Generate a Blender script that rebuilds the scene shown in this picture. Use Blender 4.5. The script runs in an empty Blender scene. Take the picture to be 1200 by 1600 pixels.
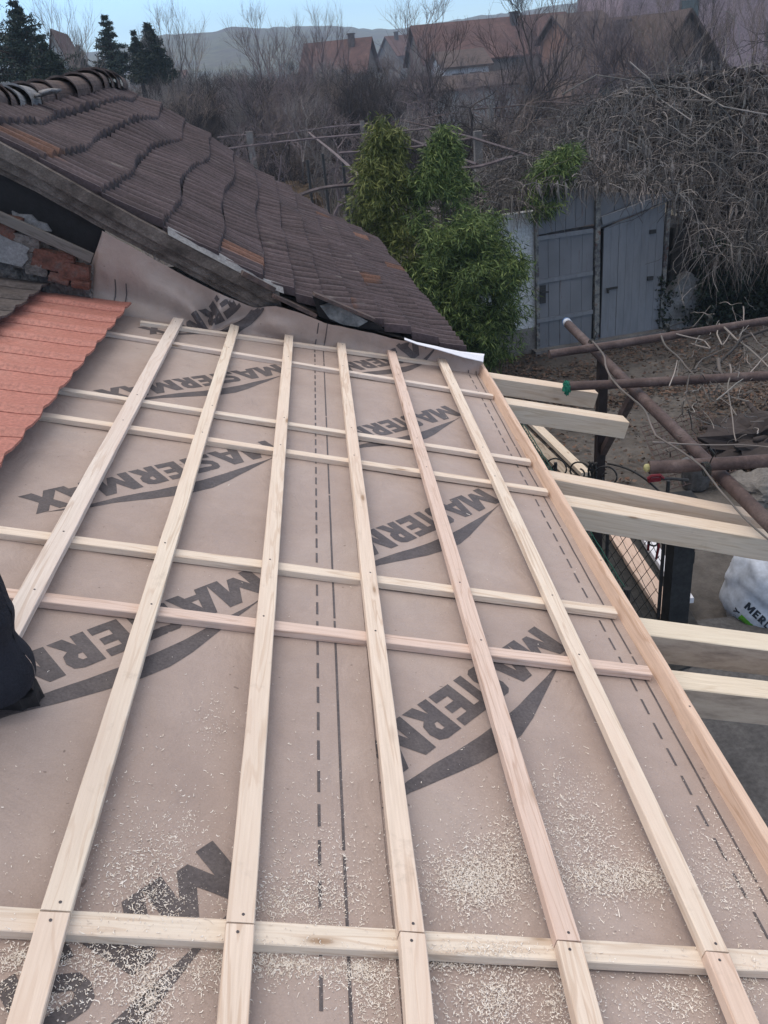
import bpy, bmesh, math, random
import numpy as np
from mathutils import Vector, Matrix, noise, geometry
random.seed(7); rng = np.random.default_rng(7)
SC = bpy.context.scene
COL = SC.collection
# ------------------------------------------------------------------ camera frame (1200x1600 photo pixels -> rays)
CAMZ = 4.2
F = 1328.5; VX, VY = 487.9, 122.5; VA = 250.0
_b = (-F*F-(VX-600)*VA)/(VY-800)
_Y = np.array([VX-600, -(VY-800), F]); _Y /= np.linalg.norm(_Y)
_D = np.array([VA, -_b, F]); _D /= np.linalg.norm(_D); _Z = -_D
_X = np.cross(_Z, _Y); _X = _X if _X[0] > 0 else -_X
M3 = np.stack([_X, _Y, _Z])
CAM = np.array([0, 0, CAMZ])
def ray(px, py): return M3 @ np.array([px-600, -(py-800), F])
def hit(px, py, n, o):
    r = ray(px, py); n = np.asarray(n, float); return CAM + r*((n @ (np.asarray(o, float)-CAM))/(n @ r))
def gz(px, py, z=0.0): return hit(px, py, (0, 0, 1), (0, 0, z))
def gy(px, py, y): return hit(px, py, (0, 1, 0), (0, y, 0))

cam_d = bpy.data.cameras.new('camera'); cam = bpy.data.objects.new('camera', cam_d); COL.objects.link(cam)
r_, u_, f_ = M3 @ [1, 0, 0], M3 @ [0, 1, 0], M3 @ [0, 0, 1]
mw = Matrix(((r_[0], u_[0], -f_[0], 0), (r_[1], u_[1], -f_[1], 0), (r_[2], u_[2], -f_[2], CAMZ), (0, 0, 0, 1)))
cam.matrix_world = mw
cam_d.sensor_fit = 'VERTICAL'; cam_d.sensor_height = 24.0; cam_d.lens = 24.0*F/1600
cam_d.clip_start = 0.05; cam_d.clip_end = 3000
SC.camera = cam
# ------------------------------------------------------------------ world, sun, exposure
SUN_EL, SUN_AZ = math.radians(68), math.radians(-60)
w = bpy.data.worlds.new('World'); SC.world = w; w.use_nodes = True
nt = w.node_tree; bg = nt.nodes['Background']
sky = nt.nodes.new('ShaderNodeTexSky'); sky.sky_type = 'NISHITA'; sky.sun_disc = False
sky.sun_elevation = SUN_EL; sky.sun_rotation = SUN_AZ; sky.air_density = 1.0; sky.dust_density = 0.2; sky.ozone_density = 3.0
# an even overcast veil whitens the sky overhead; the clear blue stays near the horizon
_tc = nt.nodes.new('ShaderNodeTexCoord'); _sx = nt.nodes.new('ShaderNodeSeparateXYZ'); nt.links.new(_tc.outputs['Generated'], _sx.inputs[0])
_mr = nt.nodes.new('ShaderNodeMapRange'); _mr.inputs[1].default_value = 0.16; _mr.inputs[2].default_value = 0.5; nt.links.new(_sx.outputs[2], _mr.inputs[0])
_mx = nt.nodes.new('ShaderNodeMix'); _mx.data_type = 'RGBA'; nt.links.new(_mr.outputs[0], _mx.inputs[0]); _ml = nt.nodes.new('ShaderNodeMix'); _ml.data_type = 'RGBA'; _ml.blend_type = 'MULTIPLY'; _ml.inputs[0].default_value = 1; _ml.inputs[7].default_value = (0.74, 0.90, 1.10, 1); nt.links.new(sky.outputs[0], _ml.inputs[6]); nt.links.new(_ml.outputs[2], _mx.inputs[6]); _mx.inputs[7].default_value = (3.9, 3.85, 3.9, 1)
nt.links.new(_mx.outputs[2], bg.inputs[0]); bg.inputs[1].default_value = 0.115
sd = bpy.data.lights.new('sun', 'SUN'); sd.energy = 1.0; sd.angle = math.radians(55); sd.color = (1.0, 0.90, 0.80)
so = bpy.data.objects.new('sun', sd); COL.objects.link(so)
so.rotation_euler = (math.radians(90)-SUN_EL, 0, -SUN_AZ+math.pi)   # light comes from azimuth SUN_AZ
SC.view_settings.view_transform = 'Standard'; SC.view_settings.look = 'None'; SC.view_settings.gamma = 1
SC.view_settings.exposure = 1.07
SC.cycles.max_bounces = 6

# ------------------------------------------------------------------ materials
MATS = {}
def new_mat(name):
    m = bpy.data.materials.new(name); m.use_nodes = True; n = m.node_tree
    b = n.nodes['Principled BSDF']; MATS[name] = m
    return m, n, b
def N(n, t, **k):
    x = n.nodes.new(t)
    for a, v in k.items(): setattr(x, a, v)
    return x
def ramp(n, src, stops):
    r = n.nodes.new('ShaderNodeValToRGB'); e = r.color_ramp.elements
    while len(e) < len(stops): e.new(0.5)
    for el, (p, c) in zip(e, stops):
        el.position = p; el.color = (c[0], c[1], c[2], 1)
    n.links.new(src, r.inputs[0]); return r.outputs[0]
def mixc(n, fac, a, b, mode='MIX'):
    x = n.nodes.new('ShaderNodeMix'); x.data_type = 'RGBA'; x.blend_type = mode
    for s, v in ((0, fac), (6, a), (7, b)):
        if hasattr(v, 'links') or hasattr(v, 'is_linked'): n.links.new(v, x.inputs[s])
        else: x.inputs[s].default_value = v if s == 0 else (v[0], v[1], v[2], 1)
    return x.outputs[2]
def coords(n, scale=(1, 1, 1), kind='Object', rand=False):
    tc = N(n, 'ShaderNodeTexCoord'); mp = N(n, 'ShaderNodeMapping'); mp.inputs['Scale'].default_value = scale
    n.links.new(tc.outputs[kind], mp.inputs[0])
    if rand:
        oi = N(n, 'ShaderNodeObjectInfo'); ml = N(n, 'ShaderNodeMath', operation='MULTIPLY'); ml.inputs[1].default_value = 37.0
        n.links.new(oi.outputs['Random'], ml.inputs[0]); cb = N(n, 'ShaderNodeCombineXYZ')
        for i in range(3): n.links.new(ml.outputs[0], cb.inputs[i])
        n.links.new(cb.outputs[0], mp.inputs['Location'])
    return mp.outputs[0]
def noise_t(n, vec, scale, detail=4, rough=0.6, dist=0.0):
    x = N(n, 'ShaderNodeTexNoise'); x.inputs['Scale'].default_value = scale; x.inputs['Detail'].default_value = detail
    x.inputs['Roughness'].default_value = rough; x.inputs['Distortion'].default_value = dist
    n.links.new(vec, x.inputs['Vector']); return x.outputs[0]
def bump(n, b, h, strength=0.3, dist=0.01):
    x = N(n, 'ShaderNodeBump'); x.inputs['Strength'].default_value = strength; x.inputs['Distance'].default_value = dist
    n.links.new(h, x.inputs['Height']); n.links.new(x.outputs[0], b.inputs['Normal'])
def mat_noise(name, cols, scale=5, rough=0.85, bs=0.3, bd=0.01, fine=None, sc3=(1, 1, 1), spec=0.3, metal=0):
    m, n, b = new_mat(name); v = coords(n, sc3)
    t = noise_t(n, v, scale, 6, 0.65)
    k = len(cols); c = ramp(n, t, [(0.3+0.4*i/(k-1), cc) for i, cc in enumerate(cols)])
    if fine:
        t2 = noise_t(n, v, fine, 3, 0.7); c = mixc(n, 1.0, c, ramp(n, t2, [(0.3, (0.7,)*3), (0.7, (1.25,)*3)]), 'MULTIPLY')
        bump(n, b, t2, bs, bd)
    else: bump(n, b, t, bs, bd)
    n.links.new(c, b.inputs['Base Color']); b.inputs['Roughness'].default_value = rough
    b.inputs['Specular IOR Level'].default_value = spec; b.inputs['Metallic'].default_value = metal
    return m
def mat_pine(name, light, dark, pink, knot=(0.30, 0.20, 0.13), var=1.0):
    """sawn softwood, grain along local X"""
    m, n, b = new_mat(name)
    v = coords(n, (1, 1, 1), rand=True)
    oi = N(n, 'ShaderNodeObjectInfo')
    # warp
    mp = N(n, 'ShaderNodeMapping'); mp.inputs['Scale'].default_value = (0.7, 11, 11); n.links.new(v, mp.inputs[0])
    nz = noise_t(n, mp.outputs[0], 1.6, 3, 0.5, 0.6)
    wv = N(n, 'ShaderNodeMath', operation='MULTIPLY'); wv.inputs[1].default_value = 34.0; n.links.new(nz, wv.inputs[0])
    sn = N(n, 'ShaderNodeMath', operation='SINE'); n.links.new(wv.outputs[0], sn.inputs[0])
    g = ramp(n, sn.outputs[0], [(0.0, light), (0.6, light), (1.0, dark)])
    # fibres
    mp2 = N(n, 'ShaderNodeMapping'); mp2.inputs['Scale'].default_value = (6, 160, 160); n.links.new(v, mp2.inputs[0])
    fb = noise_t(n, mp2.outputs[0], 1.0, 3, 0.6)
    g = mixc(n, 1.0, g, ramp(n, fb, [(0.25, (0.86, 0.84, 0.82)), (0.7, (1.06, 1.06, 1.06))]), 'MULTIPLY')
    # board to board and along-board tint
    mp3 = N(n, 'ShaderNodeMapping'); mp3.inputs['Scale'].default_value = (0.5, 6, 6); n.links.new(v, mp3.inputs[0])
    lt = noise_t(n, mp3.outputs[0], 1.3, 2, 0.5)
    g = mixc(n, ramp(n, lt, [(0.42, (0,)*3), (0.68, (0.75,)*3)]), g, pink)
    rr = ramp(n, oi.outputs['Random'], [(0.0, (0.94, 0.93, 0.95)), (0.5, (1.0, 0.985, 0.94)), (1.0, (1.0, 0.91, 0.86))])
    g = mixc(n, var, g, mixc(n, 1.0, g, rr, 'MULTIPLY'))
    # dirt
    dz = noise_t(n, v, 9, 5, 0.7)
    g = mixc(n, ramp(n, dz, [(0.6, (0,)*3), (0.78, (0.45,)*3)]), g, (0.33, 0.27, 0.22))
    # knots
    mp4 = N(n, 'ShaderNodeMapping'); mp4.inputs['Scale'].default_value = (2.4, 9, 9); n.links.new(v, mp4.inputs[0])
    vo = N(n, 'ShaderNodeTexVoronoi'); vo.inputs['Scale'].default_value = 1.0; n.links.new(mp4.outputs[0], vo.inputs['Vector'])
    kn = ramp(n, vo.outputs['Distance'], [(0.0, (1,)*3), (0.05, (0.8,)*3), (0.075, (0.3,)*3), (0.13, (0,)*3)])
    g = mixc(n, kn, g, knot)
    n.links.new(g, b.inputs['Base Color']); b.inputs['Roughness'].default_value = 0.75
    b.inputs['Specular IOR Level'].default_value = 0.25
    bump(n, b, fb, 0.35, 0.002)
    return m
pine = mat_pine('pine_batten', (0.70, 0.63, 0.565), (0.60, 0.505, 0.43), (0.67, 0.565, 0.50))
pine_pink = mat_pine('pine_pink', (0.67, 0.54, 0.475), (0.56, 0.42, 0.35), (0.64, 0.49, 0.42))
pine_tail = mat_pine('pine_rafter', (0.66, 0.585, 0.50), (0.58, 0.485, 0.385), (0.60, 0.50, 0.41), var=0.6)
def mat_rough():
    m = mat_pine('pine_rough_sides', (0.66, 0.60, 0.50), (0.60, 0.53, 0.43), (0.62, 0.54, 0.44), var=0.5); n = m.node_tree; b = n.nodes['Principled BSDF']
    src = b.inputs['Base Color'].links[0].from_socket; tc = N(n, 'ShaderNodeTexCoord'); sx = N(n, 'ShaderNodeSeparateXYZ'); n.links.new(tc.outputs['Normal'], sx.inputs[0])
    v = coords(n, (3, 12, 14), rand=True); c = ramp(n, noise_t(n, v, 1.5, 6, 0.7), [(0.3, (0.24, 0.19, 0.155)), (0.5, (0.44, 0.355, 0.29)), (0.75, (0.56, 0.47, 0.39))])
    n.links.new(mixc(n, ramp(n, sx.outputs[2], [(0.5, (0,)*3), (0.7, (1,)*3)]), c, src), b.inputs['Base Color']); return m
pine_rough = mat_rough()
pine_edge = mat_pine('pine_edge_board', (0.64, 0.525, 0.445), (0.54, 0.415, 0.33), (0.60, 0.46, 0.375))
pine_grey = mat_pine('pine_weathered', (0.36, 0.31, 0.26), (0.25, 0.2, 0.16), (0.3, 0.25, 0.2))
old_wood = mat_noise('old_wood', [(0.035, 0.03, 0.028), (0.10, 0.085, 0.078), (0.17, 0.15, 0.14)], 5, 0.9, 0.7, 0.01, 60, (1.2, 1.2, 1.6))
dark_iron = mat_noise('dark_iron', [(0.012, 0.012, 0.013), (0.03, 0.028, 0.028)], 20, 0.6, 0.2, 0.002, spec=0.5)
rust_pipe = mat_noise('rusty_pipe', [(0.04, 0.025, 0.024), (0.07, 0.046, 0.044), (0.115, 0.085, 0.08)], 7, 0.7, 0.4, 0.003, 60, spec=0.4)
screw_m = mat_noise('screw_metal', [(0.06, 0.055, 0.06), (0.14, 0.13, 0.14)], 80, 0.5, 0.1, 0.001, metal=0.6)
ink = mat_noise('printed_ink', [(0.072, 0.062, 0.066), (0.115, 0.10, 0.102)], 14, 0.55, 0.15, 0.001, 120)
black_sheet = mat_noise('tar_sheet', [(0.006, 0.006, 0.007), (0.013, 0.012, 0.015)], 3, 0.7, 0.3, 0.01, 30)
mortar = mat_noise('old_mortar', [(0.05, 0.045, 0.045), (0.14, 0.125, 0.12), (0.24, 0.22, 0.21)], 9, 0.95, 0.9, 0.02, 40)
render_m = mat_noise('grey_render', [(0.16, 0.16, 0.17), (0.24, 0.24, 0.25)], 8, 0.9, 0.4, 0.006, 60)
brick_m = mat_noise('old_brick', [(0.06, 0.035, 0.03), (0.13, 0.055, 0.042), (0.11, 0.09, 0.085)], 14, 0.95, 0.6, 0.01, 70)
def mat_membrane():
    m, n, b = new_mat('kraft_membrane'); v = coords(n)
    t = noise_t(n, v, 1.3, 4, 0.6); t2 = noise_t(n, v, 9, 5, 0.7); t3 = noise_t(n, v, 220, 2, 0.6)
    c = ramp(n, t, [(0.3, (0.32, 0.25, 0.222)), (0.5, (0.37, 0.297, 0.268)), (0.7, (0.395, 0.33, 0.302))])
    c = mixc(n, 1.0, c, ramp(n, t2, [(0.3, (0.93,)*3), (0.7, (1.05,)*3)]), 'MULTIPLY')
    c = mixc(n, 1.0, c, ramp(n, t3, [(0.3, (0.94,)*3), (0.7, (1.06,)*3)]), 'MULTIPLY')
    sp = noise_t(n, v, 55, 1, 0.3)
    c = mixc(n, ramp(n, sp, [(0.78, (0,)*3), (0.82, (0.6,)*3)]), c, (0.12, 0.09, 0.08))
    n.links.new(c, b.inputs['Base Color']); b.inputs['Roughness'].default_value = 0.55; b.inputs['Specular IOR Level'].default_value = 0.35
    ad = N(n, 'ShaderNodeMath', operation='ADD'); n.links.new(noise_t(n, v, 4, 4, 0.6, 0.8), ad.inputs[0]); 
    ml = N(n, 'ShaderNodeMath', operation='MULTIPLY'); ml.inputs[1].default_value = 0.06; n.links.new(t3, ml.inputs[0]); n.links.new(ml.outputs[0], ad.inputs[1])
    bump(n, b, ad.outputs[0], 0.5, 0.03); return m
membrane_m = mat_membrane()
def mat_attr(name, rough=0.85, fine=30, fstr=0.25, bs=0.4, bd=0.006, spec=0.3):
    """base colour from the mesh's 'tint' attribute (clay colour, with shade painted into the rib grooves) times noise"""
    m, n, b = new_mat(name); at = N(n, 'ShaderNodeAttribute'); at.attribute_name = 'tint'; v = coords(n)
    t = noise_t(n, v, fine, 6, 0.7); t2 = noise_t(n, v, 3, 4, 0.6)
    c = mixc(n, 1.0, at.outputs['Color'], ramp(n, t, [(0.3, (1-fstr,)*3), (0.7, (1+fstr,)*3)]), 'MULTIPLY')
    c = mixc(n, 1.0, c, ramp(n, t2, [(0.3, (0.8,)*3), (0.7, (1.2,)*3)]), 'MULTIPLY')
    n.links.new(c, b.inputs['Base Color']); b.inputs['Roughness'].default_value = rough; b.inputs['Specular IOR Level'].default_value = spec
    bump(n, b, t, bs, bd); return m
tile_m = mat_attr('old_clay_tiles', 0.8, 45, 0.35, 0.5, 0.008)
redtile_m = mat_redtile() if 0 else mat_noise('red_clay_tile', [(0.34, 0.135, 0.108), (0.40, 0.168, 0.135), (0.43, 0.21, 0.175)], 1.6, 0.6, 0.1, 0.001, 60, spec=0.35)
darktile_m = mat_noise('mossy_dark_tile', [(0.05, 0.043, 0.042), (0.085, 0.072, 0.07), (0.125, 0.11, 0.105)], 6, 0.85, 0.6, 0.008, 50)
def mat_leaf(name, cols, rough=0.6):
    m, n, b = new_mat(name); g = N(n, 'ShaderNodeNewGeometry')
    k = len(cols); c = ramp(n, g.outputs['Random Per Island'], [(i/(k-1), cc) for i, cc in enumerate(cols)])
    v = coords(n); t = noise_t(n, v, 1.6, 3, 0.5)
    c = mixc(n, 1.0, c, ramp(n, t, [(0.35, (0.7, 0.75, 0.7)), (0.65, (1.25, 1.2, 1.1))]), 'MULTIPLY')
    n.links.new(c, b.inputs['Base Color']); b.inputs['Roughness'].default_value = rough; b.inputs['Specular IOR Level'].default_value = 0.25
    return m
bamboo_y = mat_leaf('bamboo_yellow_leaf', [(0.04, 0.06, 0.018), (0.11, 0.135, 0.038), (0.22, 0.235, 0.08)])
bamboo_g = mat_leaf('bamboo_green_leaf', [(0.018, 0.042, 0.016), (0.08, 0.13, 0.038), (0.22, 0.28, 0.10)])
conifer_m = mat_leaf('conifer_needles', [(0.010, 0.020, 0.017), (0.02, 0.038, 0.032), (0.035, 0.055, 0.045)])
conifer_d = mat_leaf('dark_conifer_needles', [(0.006, 0.014, 0.011), (0.012, 0.026, 0.019), (0.02, 0.036, 0.025)])
ivy_m = mat_leaf('ivy_leaf', [(0.006, 0.012, 0.008), (0.012, 0.022, 0.014), (0.022, 0.035, 0.02)])
litter_m = mat_leaf('dead_leaf', [(0.03, 0.02, 0.016), (0.07, 0.046, 0.038), (0.13, 0.095, 0.08), (0.10, 0.05, 0.035)])
def mat_shave():
    m, n, b = new_mat('wood_shaving'); g = N(n, 'ShaderNodeNewGeometry')
    c = ramp(n, g.outputs['Random Per Island'], [(0.0, (0.55, 0.46, 0.39)), (0.3, (0.74, 0.67, 0.60)), (1.0, (0.86, 0.83, 0.79))])
    n.links.new(c, b.inputs['Base Color']); b.inputs['Roughness'].default_value = 0.8; return m
shave_m = mat_shave()
twig_m = mat_leaf('grey_vine', [(0.035, 0.03, 0.032), (0.11, 0.097, 0.10), (0.29, 0.265, 0.27)], 0.85)
def bark(name, c): return mat_noise(name, [tuple(x*0.6 for x in c), c, tuple(x*1.4 for x in c)], 4, 0.9, 0.3, 0.01)
bark_p = bark('purple_bark', (0.155, 0.125, 0.13)); bark_d = bark('dark_bark', (0.045, 0.037, 0.037)); bark_g = bark('pale_bark', (0.22, 0.20, 0.195))
bark_b = bark('brown_bark', (0.17, 0.135, 0.12))
concrete = mat_noise('concrete', [(0.10, 0.095, 0.09), (0.16, 0.15, 0.145), (0.21, 0.2, 0.19)], 3, 0.9, 0.3, 0.01, 40)
white_wall = mat_noise('white_plaster', [(0.48, 0.50, 0.53), (0.58, 0.60, 0.63)], 2, 0.9, 0.2, 0.005, 30)
dark_post_m = mat_noise('dark_painted_post', [(0.018, 0.019, 0.021), (0.035, 0.036, 0.038)], 5, 0.7, 0.3, 0.003, 30)
wire_m = mat_noise('black_wire', [(0.015, 0.017, 0.016), (0.03, 0.032, 0.03)], 20, 0.5, 0.1, 0.001)
green_wire = mat_noise('green_plastic_wire', [(0.01, 0.06, 0.04), (0.02, 0.09, 0.06)], 20, 0.5, 0.1, 0.001)
cloth_g = mat_noise('green_cloth', [(0.01, 0.12, 0.08), (0.02, 0.20, 0.13)], 30, 0.8, 0.5, 0.004)
red_m = mat_noise('red_plastic', [(0.12, 0.008, 0.014), (0.22, 0.015, 0.025)], 20, 0.45, 0.1, 0.001)
yellow_m = mat_noise('yellow_cap', [(0.28, 0.26, 0.12), (0.42, 0.4, 0.2)], 20, 0.5, 0.1, 0.001)
white_m = mat_noise('white_paper', [(0.70, 0.71, 0.78), (0.78, 0.79, 0.85)], 4, 0.55, 0.2, 0.003)
bag_m = mat_noise('woven_bag', [(0.42, 0.46, 0.54), (0.55, 0.59, 0.67)], 3, 0.5, 0.3, 0.006, 8)
bag_ink = mat_noise('bag_dark_print', [(0.015, 0.02, 0.03), (0.03, 0.035, 0.05)], 10, 0.5, 0.1, 0.001)
bag_green = mat_noise('bag_green_print', [(0.06, 0.22, 0.02), (0.12, 0.34, 0.03)], 14, 0.5, 0.3, 0.003)
trouser_m = mat_noise('navy_work_cloth', [(0.010, 0.012, 0.019), (0.024, 0.026, 0.038)], 6, 0.9, 0.5, 0.01, 200)
boot_m = mat_noise('dark_boot', [(0.008, 0.008, 0.010), (0.03, 0.028, 0.03)], 14, 0.7, 0.4, 0.004, 60)
skin_m = mat_noise('skin', [(0.42, 0.26, 0.2), (0.48, 0.31, 0.24)], 12, 0.55, 0.1, 0.001)
hair_m = mat_noise('hair', [(0.02, 0.014, 0.01), (0.04, 0.03, 0.02)], 60, 0.7, 0.5, 0.003)

# ------------------------------------------------------------------ mesh building
class MB:
    def __init__(s): s.v = []; s.f = []; s.n = 0; s.t = []; s.use_t = False; s.mi = []
    def add(s, verts, faces, mi=0, tint=None):
        verts = np.asarray(verts, float).reshape(-1, 3); s.v.append(verts)
        for f in faces: s.f.append([i+s.n for i in f]); s.mi.append(mi)
        if tint is not None: s.use_t = True; s.t.append(np.tile(np.append(tint, 1.0), (len(verts), 1)) if np.ndim(tint) == 1 else tint)
        s.n += len(verts)
    def box(s, c, hx, hy, hz, ax=None, mi=0, tint=None):
        """c centre, half sizes, ax = 3x3 rows of axes"""
        ax = np.eye(3) if ax is None else np.asarray(ax)
        P = [np.asarray(c)+a*hx*ax[0]+b*hy*ax[1]+d*hz*ax[2] for d in (-1, 1) for b in (-1, 1) for a in (-1, 1)]
        s.add(P, [(0, 2, 3, 1), (4, 5, 7, 6), (0, 1, 5, 4), (2, 6, 7, 3), (0, 4, 6, 2), (1, 3, 7, 5)], mi, tint)
    def beam(s, p, q, wd, ht, up=(0, 0, 1), mi=0):
        p, q = np.asarray(p, float), np.asarray(q, float); a = q-p; L = np.linalg.norm(a); a /= L
        b = np.cross(up, a); b /= np.linalg.norm(b); c = np.cross(a, b)
        s.box((p+q)/2, L/2, wd/2, ht/2, (a, b, c), mi)
    def tube(s, pts, rad, k=6, cap=True, mi=0):
        pts = np.asarray(pts, float); m = len(pts); rad = np.broadcast_to(rad, (m,))
        T = np.gradient(pts, axis=0); T /= (np.linalg.norm(T, axis=1)[:, None]+1e-9)
        ref = np.array([0, 0, 1.0]) if abs(T[0][2]) < 0.9 else np.array([1.0, 0, 0])
        A = np.cross(T, ref); A /= (np.linalg.norm(A, axis=1)[:, None]+1e-9); B = np.cross(T, A)
        th = np.arange(k)*2*math.pi/k
        V = pts[:, None, :]+rad[:, None, None]*(np.cos(th)[None, :, None]*A[:, None, :]+np.sin(th)[None, :, None]*B[:, None, :])
        fs = []
        for i in range(m-1):
            for j in range(k): fs.append((i*k+j, i*k+(j+1) % k, (i+1)*k+(j+1) % k, (i+1)*k+j))
        if cap: fs.append(tuple(range(k-1, -1, -1))); fs.append(tuple((m-1)*k+j for j in range(k)))
        s.add(V.reshape(-1, 3), fs, mi)
    def prism(s, poly, off, mi=0):
        """closed 3D polygon extruded by vector off"""
        poly = np.asarray(poly, float); k = len(poly); V = np.vstack([poly, poly+np.asarray(off)])
        fs = [tuple(range(k)), tuple(range(2*k-1, k-1, -1))]+[(i, i+k, (i+1) % k+k, (i+1) % k) for i in range(k)]
        s.add(V, fs, mi)
    def grid(s, P, tint=None, flip=False):
        P = np.asarray(P); a, b = P.shape[:2]
        fs = [(i*b+j, i*b+j+1, (i+1)*b+j+1, (i+1)*b+j) for i in range(a-1) for j in range(b-1)]
        if flip: fs = [f[::-1] for f in fs]
        s.add(P.reshape(-1, 3), fs, 0, None if tint is None else tint.reshape(-1, 4))
    def build(s, name, mat, parent=None, smooth=False, fix=False, local=False):
        V = np.concatenate(s.v)
        if parent is not None: org = np.array([float(x_) for x_ in parent['_o']])
        elif local: org = np.zeros(3)
        else: org = np.array([(V[:, 0].min()+V[:, 0].max())/2, (V[:, 1].min()+V[:, 1].max())/2, V[:, 2].min()])
        me = bpy.data.meshes.new(name); me.from_pydata((V-org).tolist(), [], s.f)
        mats = mat if isinstance(mat, (list, tuple)) else [mat]
        for m in mats: me.materials.append(m)
        if len(mats) > 1: me.polygons.foreach_set('material_index', s.mi)
        if s.use_t:
            at = me.color_attributes.new('tint', 'FLOAT_COLOR', 'POINT'); at.data.foreach_set('color', np.vstack(s.t).ravel())
        if fix:
            bm = bmesh.new(); bm.from_mesh(me); bmesh.ops.recalc_face_normals(bm, faces=bm.faces); bm.to_mesh(me); bm.free()
        if smooth: me.polygons.foreach_set('use_smooth', [True]*len(me.polygons))
        me.update()
        o = bpy.data.objects.new(name, me); COL.objects.link(o)
        if parent is not None: o.parent = parent; o['_o'] = tuple(org)
        else: o.location = org; o['_o'] = tuple(org)
        return o
def tag(o, label=None, cat=None, group=None, kind=None):
    if label: o['label'] = label
    if cat: o['category'] = cat
    if group: o['group'] = group
    if kind: o['kind'] = kind
    return o
def empty(name, loc, label, cat, group=None):
    o = bpy.data.objects.new(name, None); COL.objects.link(o); o.location = tuple(loc); o['_o'] = tuple(float(x) for x in loc)
    return tag(o, label, cat, group)
def soup(name, mat, V, k, parent=None):
    """V: (n*k,3) vertices of n separate k-gons, fast"""
    n = len(V)//k; me = bpy.data.meshes.new(name)
    org = np.array([float(x_) for x_ in parent['_o']]) if parent is not None else np.array([V[:, 0].mean(), V[:, 1].mean(), V[:, 2].min()])
    me.vertices.add(n*k); me.vertices.foreach_set('co', (V-org).astype(np.float32).ravel())
    me.loops.add(n*k); me.loops.foreach_set('vertex_index', np.arange(n*k, dtype=np.int32))
    me.polygons.add(n); me.polygons.foreach_set('loop_start', np.arange(0, n*k, k, dtype=np.int32))
    me.materials.append(mat); me.update(calc_edges=True); me.validate()
    o = bpy.data.objects.new(name, me); COL.objects.link(o)
    if parent is not None: o.parent = parent
    else: o.location = org
    o['_o'] = tuple(org); return o

# ------------------------------------------------------------------ our roof: coordinates u (down slope, right), v (along the eave, away), h above the membrane
SL = math.radians(15.877); DM = 1.557
U = np.array([math.cos(SL), 0, -math.sin(SL)]); V_ = np.array([0, 1.0, 0]); NN = np.array([math.sin(SL), 0, math.cos(SL)])
def R(u, v, h=0.0): return CAM+u*U+v*V_+(h-DM)*NN
def uv(px, py, h=0.0):
    p = hit(px, py, NN, CAM+(h-DM)*NN)-CAM; return p @ U, p @ V_
# old house frame
AZ = math.radians(-3.673)
Yp = np.array([math.sin(AZ), math.cos(AZ), 0]); Xp = np.array([math.cos(AZ), -math.sin(AZ), 0]); Zv = np.array([0, 0, 1.0])
YN, YF = 5.55, 10.1
def O(x, y, z): return Xp*x+Yp*y+Zv*z
def op(px, py, y): 
    p = hit(px, py, Yp, Yp*y); return p @ Xp, p[2]
# near and far verge profiles: x' per course and z
nearpx = [(62, 264), (156, 312), (255, 362), (343, 410), (415, 450)]
farpx = [(180, 127), (217, 152), (257, 173), (293, 200), (333, 222), (367, 247), (398, 268), (430, 288)]
nx = [op(a, b, YN) for a, b in nearpx]; fx = [op(a, b, YF) for a, b in farpx]
EAVEX, EAVEZ = 1.20, 2.43
# course index c: far ridge c=0, A is c=2
def resample(pts, c0, last_x, last_z, gauge):
    xs = [p[0] for p in pts]; zs = [p[1] for p in pts]; cs = [c0+i for i in range(len(pts))]
    return xs, zs, cs
nX = [nx[0][0]-(nx[1][0]-nx[0][0])*k for k in (2.05, 1.0)]
nZ = [nx[0][1]-(nx[1][1]-nx[0][1])*k for k in (2.0, 1.0)]
nX += [p[0] for p in nx]; nZ += [p[1] for p in nx]
fX = [p[0] for p in fx]; fZ = [p[1] for p in fx]
NC = 13
while len(nX) < NC+1: nX.append(None); nZ.append(None)
k0 = 7
for i in range(k0, NC+1):
    t = (i-k0+1)/(NC-k0+1); x0, z0 = nX[k0-1], nZ[k0-1]
    nX[i] = x0+(EAVEX-x0)*t; nZ[i] = z0+(EAVEZ-z0)*(t*0.9+0.1*(1-(1-t)**2))
k1 = len(fX)
for i in range(k1, NC+1):
    t = (i-k1+1)/(NC-k1+1); x0, z0 = fX[k1-1], fZ[k1-1]
    fX.append(x0+(EAVEX-x0)*t); fZ.append(z0+(EAVEZ-z0)*t)
ci = np.arange(NC+1)
def roof_pt(c, q):
    """surface of the old roof; c course coordinate (arrays), q 0 near .. 1 far"""
    xn = np.interp(c, ci, nX); zn = np.interp(c, ci, nZ); xf = np.interp(c, ci, fX); zf = np.interp(c, ci, fZ)
    x = xn+(xf-xn)*q; z = zn+(zf-zn)*q; y = YN+(YF-YN)*q
    wgt = np.clip(1-c/8.0, 0, 1)
    z = z+wgt*0.030*np.sin(q*11+c*0.7)-wgt*0.06*np.sin(q*math.pi)+0.012*np.sin(q*17+c*1.3)
    x = x+wgt*0.10*np.sin(q*9+0.8)*np.sin(q*math.pi)
    return x, y, z
def P3(x, y, z): return x[..., None]*Xp+y[..., None]*Yp+z[..., None]*Zv
def roof_z_at(x, y):
    q = (y-YN)/(YF-YN); c = np.linspace(0, NC, 400); X, _, Z = roof_pt(c, np.full(400, q)); return float(np.interp(x, X, Z))

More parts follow.
